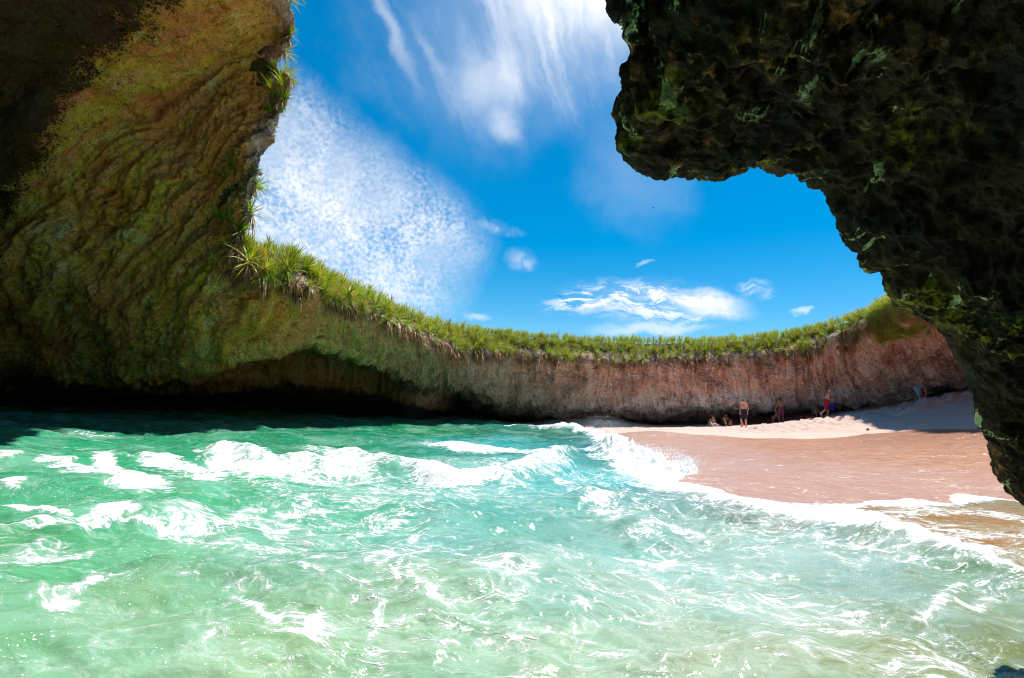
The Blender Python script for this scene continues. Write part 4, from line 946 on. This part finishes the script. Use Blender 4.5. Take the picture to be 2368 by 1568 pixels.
def voxel(bm, name, vox, smooth_it=3, keep=.35):
    me = bpy.data.meshes.new('tmp'); bm.to_mesh(me); bm.free(); o = bpy.data.objects.new('tmp', me); COL.objects.link(o)
    r = o.modifiers.new('r', 'REMESH'); r.mode = 'VOXEL'; r.voxel_size = vox; r.use_smooth_shade = True
    s = o.modifiers.new('s', 'SMOOTH'); s.factor = .5; s.iterations = smooth_it
    d = o.modifiers.new('d', 'DECIMATE'); d.ratio = keep
    dg = bpy.context.evaluated_depsgraph_get(); m2 = bpy.data.meshes.new_from_object(o.evaluated_get(dg)); m2.name = name
    m2.polygons.foreach_set('use_smooth', [True]*len(m2.polygons))
    bpy.data.objects.remove(o); bpy.data.meshes.remove(me); return m2
def skin(name, c):
    m, t, b = mat(name); pos = t.pos(); t.put(b.inputs['Base Color'], t.mix(t.noise(pos, 9, 3), col4(c), col4([v*.78 for v in c])))
    b.inputs['Roughness'].default_value = .5; b.inputs['Subsurface Weight'].default_value = .08; b.inputs['Subsurface Radius'].default_value = (.02, .01, .005); return m
def cloth(name, c, c2=None, sc=20):
    m, t, b = mat(name); pos = t.pos(); k = t.noise(pos, sc, 3, .6)
    t.put(b.inputs['Base Color'], t.mix(t.mr(k, .46, .54), col4(c), col4(c2 or [v*.75 for v in c])))
    b.inputs['Roughness'].default_value = .8; t.put(b.inputs['Normal'], t.bump(t.noise(pos, 12, 3), .6, .02)); return m
SK_L = skin('fair_skin', (.72, .36, .24)); SK_M = skin('tanned_skin', (.50, .22, .12)); SK_D = skin('dark_skin', (.30, .12, .07))  # three skin tones, from fair to dark
HAIR = cloth('black_hair', (.015, .012, .01)); GREYH = cloth('grey_hair', (.6, .56, .52))
EYE, t, b = mat('eye_dark'); t.put(b.inputs['Base Color'], (.02, .015, .01, 1))
def unitv(v): v = Vector(v); v.normalize(); return v
def person(loc, J, sk, label, shorts=None, hem=.8, hair=HAIR, face=(0, -1, 0), up=(0, 0, 1), group=None, swimmer=False, sc=1.0, bald=False):
    """J: joints in metres, x right, y away, z up; pairs as (left of picture, right of picture)"""
    root = empty('person', loc, label, 'person', group)
    bm = bmesh.new(); g = {k: (tuple(Vector(q) for q in v) if isinstance(v[0], (tuple, list)) else Vector(v)) for k, v in J.items()}
    pel, ch, nk, hd = g['pelvis'], g['chest'], g['neck'], g['head']
    fd = unitv(face); upv = unitv(up); side = upv.cross(fd).normalized(); fd = side.cross(upv).normalized()
    sl_, sr = g['sh']; hl, hr = g['hip']
    dirn = unitv(sr-sl_); mid = (pel+ch)/2
    front = dirn.cross(unitv(ch-pel)).normalized()
    for s_ in (-1, 1):
        tube(bm, pel+dirn*.06*s_, mid+dirn*.055*s_, .115, .100, 16, .85, front)
        tube(bm, mid+dirn*.055*s_, ch+dirn*.075*s_, .100, .118, 16, .85, front)
        tube(bm, ch+dirn*.06*s_, nk+dirn*.03*s_-unitv(nk-ch)*.05, .10, .06, 12)
    tube(bm, sl_, nk-unitv(nk-ch)*.04, .058, .055); tube(bm, sr, nk-unitv(nk-ch)*.04, .058, .055)
    tube(bm, nk-unitv(nk-ch)*.03, hd-upv*.05, .056, .052)
    # head: skull, jaw, nose, brow, ears, lips
    tube(bm, hd+upv*.035-fd*.012, hd+upv*.02+fd*.012, .083, .080, 18, .92, side)
    tube(bm, hd+upv*.0+fd*.01, hd-upv*.075+fd*.040, .068, .036, 16, .9, side)
    tube(bm, hd+upv*.012+fd*.082, hd-upv*.028+fd*.104, .008, .014, 8)
    tube(bm, hd+upv*.028+fd*.078-side*.03, hd+upv*.028+fd*.078+side*.03, .012, .012, 8)
    tube(bm, hd-upv*.052+fd*.082-side*.018, hd-upv*.052+fd*.082+side*.018, .009, .009, 8)
    for s_ in (-1, 1): tube(bm, hd+side*.078*s_-upv*.025, hd+side*.082*s_+upv*.018-fd*.01, .011, .014, 8)
    for s_, sh, el, wr in ((-1, sl_, g['el'][0], g['wr'][0]), (1, sr, g['el'][1], g['wr'][1])):
        if el == sh: continue
        tube(bm, sh, el, .054, .038); tube(bm, el, wr, .041, .027)
        hdv = unitv(wr-el); cur = (hdv+Vector((0, 0, -.25))).normalized(); sd_ = hdv.cross(Vector((0, 1, .2))).normalized()
        palm = wr+cur*.075
        tube(bm, wr, palm, .028, .036, 12, .55, hdv.cross(sd_).normalized())
        for k in range(4):
            r0f = palm+sd_*(.027-.018*k); l1 = (.040, .045, .042, .033)[k]; bend = hdv.cross(sd_).normalized()*s_
            p1 = r0f+(cur+bend*.1)*l1; p2 = p1+(cur+bend*.55).normalized()*l1*.75
            tube(bm, r0f, p1, .0095, .009, 8); tube(bm, p1, p2, .009, .0075, 8)
        tp = wr+cur*.03+sd_*.03; tube(bm, tp, tp+(cur*.6+sd_*.7).normalized()*.05, .012, .009, 8)
    if not swimmer:
        for s_, hp, kn, an, to in ((-1, hl, g['kn'][0], g['an'][0], g['toe'][0]), (1, hr, g['kn'][1], g['an'][1], g['toe'][1])):
            tube(bm, hp, kn, .092, .056); mc = kn+(an-kn)*.35
            tube(bm, kn, mc, .056, .053); tube(bm, mc, an, .053, .036)
            heel = an-unitv(to-an)*.03+Vector((0, 0, -.02)); tube(bm, heel, to, .036, .026, 12, .8, (0, 0, 1))
            fs = unitv(to-an).cross(Vector((0, 0, 1)))
            for k in range(5): tube(bm, to+fs*(.022*(k-2)*.8), to+fs*(.024*(k-2))+unitv(to-an)*(.030-.004*abs(k-1)), .010, .008, 8)
    body = link('body', voxel(bm, 'body', .0085, 2, .3), sk, root)
    if bald is False or hair is GREYH:
        bm = bmesh.new(); bmesh.ops.create_uvsphere(bm, u_segments=22, v_segments=16, radius=1)
        th_ = 1.0
        for v in list(bm.verts):
            c_ = v.co.copy(); kx, ky, kz = c_
            w_ = hd+upv*.030-fd*.010+side*kx*.088+fd*ky*.104+upv*kz*.095*(1+.04*math.sin(kx*21+ky*17))
            v.co = w_; v.tag = (kz*.75-ky*.62) < (-.12 if not bald else .35)
        bmesh.ops.delete(bm, geom=[v for v in bm.verts if v.tag], context='VERTS')
        me = bpy.data.meshes.new('hair'); bm.to_mesh(me); bm.free(); me.polygons.foreach_set('use_smooth', [True]*len(me.polygons))
        link('hair', me, hair, root)
    for s_ in (-1, 1):
        bm = bmesh.new(); bmesh.ops.create_icosphere(bm, subdivisions=1, radius=.011, matrix=Matrix.Translation(hd+upv*.008+fd*.080+side*.03*s_))
        me = bpy.data.meshes.new('eye'); bm.to_mesh(me); bm.free(); link('eye', me, EYE, root)
    if shorts is not None and not swimmer:
        bm = bmesh.new(); ax = unitv(ch-pel)
        for s_, hp, kn in ((-1, hl, g['kn'][0]), (1, hr, g['kn'][1])):
            tube(bm, pel+dirn*.06*s_+ax*.05, hp, .128, .125, 16, .9, front)
            e = hp+(kn-hp)*hem; tube(bm, hp, e, .122, .098, 18)
        link('shorts', voxel(bm, 'shorts', .013, 3, .5), shorts, root)
    root.scale = (sc, sc, sc)
    return root
def ground(U, V, d):
    p = P(U, V, d); return (p[0], p[1], sz(p[0], p[1])-.0)
BLK = cloth('black_shorts_cloth', (.02, .02, .024)); REDS = cloth('red_shorts_cloth', (.42, .012, .03), (.36, .01, .03))
FLO = cloth('floral_cloth', (.42, .07, .10), (.10, .04, .07), 26); LAV = cloth('striped_cloth', (.55, .50, .65), (.3, .25, .4), 30); BLU = cloth('blue_patterned_cloth', (.03, .09, .2), (.35, .45, .5), 22)
DKS = cloth('dark_swim_cloth', (.04, .03, .03)); ORG = cloth('orange_cap_cloth', (.55, .18, .03))
person(ground(1720, 989, 28), dict(pelvis=(-.02, 0, .97), chest=(0, 0, 1.28), neck=(-.02, -.03, 1.47), head=(-.13, -.13, 1.56), sh=((-.15, .02, 1.41), (.17, .02, 1.44)), el=((-.2, .0, 1.15), (.28, .03, 1.17)),
    wr=((-.26, -.08, .92), (.19, -.05, .92)), hip=((-.11, 0, .92), (.08, 0, .92)), kn=((-.19, -.06, .52), (.07, -.08, .52)), an=((-.10, .0, .08), (.15, .02, .08)), toe=((-.24, -.08, .03), (.06, -.12, .03))),
    SK_L, 'bare-chested man in black shorts standing on the sunlit sand, head bowed', BLK, .85, face=(-.55, -.55, -.5), up=(-.35, -.35, .85))
p7 = ground(1916, 965, 28)
person(p7, dict(pelvis=(-.09, .02, .93), chest=(-.02, .0, 1.24), neck=(.03, 0, 1.42), head=(.10, -.02, 1.53), sh=((-.06, -.15, 1.36), (.02, .17, 1.36)), el=((-.10, -.20, 1.08), (.08, .22, 1.1)),
    wr=((.08, -.17, .95), (.22, .1, 1.03)), hip=((-.10, -.09, .90), (-.08, .10, .90)), kn=((-.22, -.08, .45), (.06, .10, .48)), an=((-.50, -.06, .16), (0, .10, .08)), toe=((-.45, -.07, .03), (.15, .08, .03))),
    SK_L, 'man in long red shorts walking right across the sand carrying white and blue cloths', REDS, .98, hair=GREYH, face=(1, -.1, -.1), up=(.12, 0, 1), bald=True)
person(ground(1806, 977, 30.0), dict(pelvis=(0, 0, .97), chest=(0, .02, 1.30), neck=(0, .05, 1.47), head=(-.02, .12, 1.58), sh=((-.19, 0, 1.42), (.19, .02, 1.42)), el=((-.29, -.02, 1.14), (.27, .08, 1.17)),
    wr=((-.37, .02, .90), (.19, .28, 1.1)), hip=((-.10, 0, .93), (.10, 0, .93)), kn=((-.12, 0, .52), (.13, .02, .52)), an=((-.11, 0, .08), (.2, .02, .08)), toe=((-.16, .14, .03), (.24, .15, .03))),
    SK_M, 'man seen from behind in red floral shorts under the edge of the cliff', FLO, .95, face=(-.1, .85, -.5), up=(-.05, .35, .9), sc=.94)
person(ground(1792, 976, 30.3), dict(pelvis=(.26, .1, .30), chest=(.18, .06, .58), neck=(.12, .04, .74), head=(.08, .0, .84), sh=((.10, -.1, .68), (.2, .2, .68)), el=((-.02, -.12, .48), (.06, .22, .48)),
    wr=((-.12, -.1, .40), (-.06, .16, .40)), hip=((.22, 0, .26), (.24, .2, .26)), kn=((-.10, -.04, .44), (-.06, .2, .46)), an=((-.18, -.04, .08), (.08, .12, .08)), toe=((-.31, -.06, .03), (-.05, .1, .03))),
    SK_M, 'hunched person with bent knees beside the man in floral shorts', DKS, .5, face=(-.8, -.5, -.2), up=(-.2, 0, 1))
person(ground(1648, 985, 29.9), dict(pelvis=(0, .05, .12), chest=(.02, .10, .36), neck=(.02, .08, .50), head=(.03, .03, .60), sh=((-.13, .1, .45), (.17, .1, .45)), el=((-.22, .12, .26), (.25, .1, .26)),
    wr=((-.27, .0, .10), (.32, .0, .08)), hip=((-.08, 0, .11), (.09, 0, .11)), kn=((-.27, -.28, .26), (.24, -.30, .14)), an=((-.22, -.55, .06), (.16, -.6, .06)), toe=((-.24, -.68, .08), (.15, -.73, .08))),
    SK_M, 'small person in striped trunks sitting back on their hands in the cliff shade', LAV, .6, face=(.3, -1, -.1), sc=.92)
person(ground(1678, 985, 30.1), dict(pelvis=(0, .1, .12), chest=(0, .06, .40), neck=(0, .0, .55), head=(0, -.03, .66), sh=((-.18, .03, .49), (.18, .03, .49)), el=((-.21, -.2, .36), (.2, -.2, .36)),
    wr=((-.2, -.42, .22), (.06, -.42, .18)), hip=((-.1, .05, .11), (.1, .05, .11)), kn=((-.22, -.3, .40), (.22, -.3, .38)), an=((-.16, -.45, .07), (.14, -.45, .07)), toe=((-.18, -.58, .03), (.15, -.58, .03))),
    SK_D, 'dark-haired man sitting with arms over his knees in the cliff shade', DKS, .5, face=(-.1, -1, -.1))
p6 = person(ground(1886, 966, 29.9), dict(pelvis=(.05, .1, .12), chest=(.03, .05, .36), neck=(.02, .0, .50), head=(.03, -.03, .60), sh=((-.12, .0, .44), (.17, .06, .44)), el=((-.16, -.2, .33), (.2, -.12, .25)),
    wr=((-.08, -.25, .52), (.06, -.2, .3)), hip=((-.05, .05, .11), (.12, .05, .11)), kn=((-.12, -.22, .40), (.12, -.25, .38)), an=((-.14, -.36, .06), (.08, -.38, .06)), toe=((-.16, -.49, .03), (.06, -.5, .03))),
    SK_M, 'seated person in an orange cap between the red mat and the man in red shorts', DKS, .5, hair=ORG, face=(-.3, -1, -.2))
g8 = ground(2128, 936, 25.6)
person((g8[0], g8[1], g8[2]+.03), dict(pelvis=(-.08, .05, .90), chest=(.10, .0, 1.02), neck=(.24, -.04, .96), head=(.31, -.08, .88), sh=((.14, -.16, .93), (.18, .14, .95)), el=((.20, -.2, .66), (.2, .1, .68)),
    wr=((.12, -.2, .46), (.1, .0, .46)), hip=((-.12, -.04, .86), (-.08, .12, .86)), kn=((-.10, -.10, .48), (.10, .08, .48)), an=((.02, -.04, .08), (-.02, .1, .08)), toe=((.10, -.14, .03), (.10, .04, .03))),
    SK_M, 'man in dark blue shorts bending forward on the shaded slope of sand', BLU, .9, face=(.5, -.4, -.75), up=(.75, -.1, -.5))
sw = G(941, 971, 0)
person((sw[0], sw[1], -.02), dict(pelvis=(0, .1, -.5), chest=(0, .05, -.2), neck=(0, 0, .0), head=(0, -.02, .14), sh=((-.17, .03, -.05), (.17, .03, -.05)), el=((-.3, -.1, -.12), (.3, -.12, -.1)),
    wr=((-.45, -.25, -.1), (.42, -.28, -.08)), hip=((-.1, .1, -.5), (.1, .1, -.5))), SK_M, 'swimmer with only head and shoulders above the green water by the cave', None, face=(.4, -1, 0), swimmer=True)

# ------------------------------------------------------------------ things on the sand
def lump(name, loc, size, mt, seed, label, cat, flat=.8, sub=3, group=None, rz=0.0, amp=.22):
    bm = bmesh.new(); bmesh.ops.create_icosphere(bm, subdivisions=sub, radius=1)
    co = np.array([v.co[:] for v in bm.verts]); d = 1+amp*fbm(co*1.4+seed, 3)+.1*fbm(co*4+seed, 2); co = co*d[:, None]; co[:, 2] = np.where(co[:, 2] < 0, co[:, 2]*flat*.6, co[:, 2])
    co = co*np.array(size)*.5; ca, sa_ = math.cos(rz), math.sin(rz)
    for v, c_ in zip(bm.verts, co): v.co = (c_[0]*ca-c_[1]*sa_, c_[0]*sa_+c_[1]*ca, c_[2]+size[2]*.32)
    me = bpy.data.meshes.new(name); bm.to_mesh(me); bm.free(); me.polygons.foreach_set('use_smooth', [True]*len(me.polygons))
    o = link(name, me, mt); o.location = loc; return tag(o, label, cat, group)
REDC = cloth('red_fabric', (.60, .012, .02), (.50, .01, .02)); WHC = cloth('white_cloth', (.8, .78, .76), (.15, .15, .2), 24); BLC = cloth('blue_cloth', (.01, .06, .62), (.01, .05, .5)); STN = cloth('stone', (.22, .13, .09), (.12, .07, .05), 30)
lump('beach_bag', ground(1716, 984, 29.6), (.42, .25, .13), REDC, 1, 'small bright red bag on the sand behind the legs of the man in black shorts', 'bag', amp=.35)
lump('towel', ground(1719, 982, 29.8), (.13, .1, .22), WHC, 5, 'crumpled white towel propped on the red bag', 'towel', amp=.5)
lump('beach_bag', ground(1832, 972, 29.6), (.62, .3, .16), REDC, 2, 'long low red bag just right of the man in floral shorts', 'bag', amp=.4)
lump('beach_bag', ground(1853, 970, 29.6), (.26, .25, .24), REDC, 3, 'upright red bag between the low red bag and the red mat', 'bag', amp=.4)
def sheet(name, loc, sx, sy, mt, label, cat, seed, rz=0, vertical=False, amp=.05, th=.02):
    n1_, n2_ = 22, 12; a, b_ = np.meshgrid(np.linspace(-.5, .5, n1_), np.linspace(-.5, .5, n2_), indexing='ij')
    q = np.stack([a*sx, b_*sy, 0*a], -1); q[..., 2] = amp*(.6+fbm(np.stack([a*sx*4+seed, b_*sy*4, 0*a], -1), 3)*1.6)
    if vertical: q = np.stack([q[..., 1]*(.45+.9*(.5-a))*1.0+.04*np.sin(a*9+b_*3), q[..., 2]*1.4, q[..., 0]-sx*.5], -1)
    ca, sa_ = math.cos(rz), math.sin(rz); q = np.stack([q[..., 0]*ca-q[..., 1]*sa_, q[..., 0]*sa_+q[..., 1]*ca, q[..., 2]], -1)
    o = grid_mesh(name, q); o.data.materials.append(mt); s_ = o.modifiers.new('thickness', 'SOLIDIFY'); s_.thickness = th; o.location = loc; return tag(o, label, cat)
sheet('beach_mat', ground(1886, 968, 29.0), .98, .5, REDC, 'flat red mat on the shaded sand before the person in the orange cap', 'mat', 4, rz=.1, amp=.06)
sheet('blue_cloth', (p7[0]+.27, p7[1]+.05, p7[2]+.98), .55, .22, BLC, 'bright blue cloth hanging from the hand of the man in red shorts', 'cloth', 2, rz=.1, vertical=True, amp=.05)
lump('white_cloth', (p7[0]+.17, p7[1]-.08, p7[2]+.97), (.22, .16, .2), WHC, 9, 'bundled white cloth with dark marks held by the man in red shorts', 'cloth', amp=.6)
lump('stone', ground(2007, 997, 23.2), (.16, .14, .12), STN, 4, 'dark brown stone lying alone on the dry sand above the wet edge', 'stone')
lump('stone', ground(2029, 992, 23.6), (.09, .08, .06), STN, 6, 'tiny dark pebble right of the brown stone on the dry sand', 'pebble')
c0 = ground(2165, 927, 26)
lump('stone', c0, (.18, .16, .12), STN, 7, 'lower stone of the two stacked on the shaded sand slope', 'stone')
lump('stone', (c0[0], c0[1], c0[2]+.085), (.10, .1, .09), STN, 8, 'upper stone of the two stacked on the shaded sand slope', 'stone')

# ------------------------------------------------------------------ seabirds
BIRD, t, b = mat('bird_feathers'); t.put(b.inputs['Base Color'], t.mix(t.noise(t.pos(), 3, 2), (.02, .02, .02, 1), (.05, .045, .04, 1)))
def bird_mesh(span=2.1):
    bm = bmesh.new(); h_ = span/2
    for s_ in (-1, 1):
        prev = None
        for q, y_, z_, ch in ((.03, .05, .0, .24), (.25, .12, .10, .26), (.5, .17, .14, .20), (.75, .05, .08, .13), (1, -.14, .0, .02)):
            x_ = s_*q*h_; r = [bm.verts.new((x_, y_+ch/2, z_)), bm.verts.new((x_, y_, z_+.02)), bm.verts.new((x_, y_-ch/2, z_-.005)), bm.verts.new((x_, y_, z_-.015))]
            if prev:
                for i in range(4): bm.faces.new((prev[i], prev[(i+1) % 4], r[(i+1) % 4], r[i]))
            prev = r
        bm.faces.new(prev)
    tube(bm, (0, .28, .02), (0, -.12, 0), .045, .085, 10); tube(bm, (0, -.12, 0), (0, -.45, 0), .08, .02, 8)
    tube(bm, (0, .28, .02), (0, .48, .0), .03, .008, 6)
    for s_ in (-1, 1): tube(bm, (0, -.4, 0), (s_*.09, -.75, 0), .03, .012, 6)
    me = bpy.data.meshes.new('seabird'); bm.to_mesh(me); bm.free(); me.materials.append(BIRD); return me
BM = bird_mesh()
BIRDS = [(1293, 685, 17, .15, 'largest seabird gliding in front of the low cloud'), (1129, 506, 11, 0, 'seabird just off the right tip of the speckled cloud'), (1511, 480, 11, -.1, 'seabird alone in clear blue below the rock overhang'),
 (1355, 447, 8, 1.3, 'steeply banked seabird high in the middle of the blue'), (828, 272, 9, .4, 'seabird over the upper edge of the speckled cloud')]
BIRDS += [(u, v, s, r, 'distant seabird, a dark speck in the sky over the crater') for u, v, s, r in [(1145, 559, 5, .4), (1156, 583, 6, .3), (1288, 528, 5, 0), (1335, 569, 5, .2), (1445, 576, 6, 0), (1443, 581, 4, 0), (1279, 634, 4, .2), (1210, 614, 3.5, 1.2),
 (1224, 652, 3, .1), (1178, 692, 5, .4), (1351, 658, 6, .4), (1288, 714, 4, 1.4), (1103, 632, 3, 0), (1143, 633, 3.5, .1), (1104, 643, 3.5, 0), (1116, 675, 3, 0), (1122, 682, 3, .3), (1048, 459, 5, .8), (998, 469, 3.5, .9), (894, 460, 3.5, .6),
 (932, 588, 4, 1.0), (928, 573, 4, .3), (995, 646, 6, .2), (1008, 661, 4, .2), (976, 672, 3.5, .2), (824, 607, 3, .4)]]
for u, v, s_, r, lab in BIRDS:
    d = 2.1*FPX/s_*.95; o = bpy.data.objects.new('seabird', BM); COL.objects.link(o); o.location = P(u, v, d)
    dv = unit(ray(u, v)); q = Vector(dv).to_track_quat('Y', 'Z').to_euler(); o.rotation_euler = (q.x*.2-.15, r, q.z+(u*7 % 1.3-.6))
    tag(o, lab, 'bird', None if s_ > 7 else 'distant seabirds over the crater')
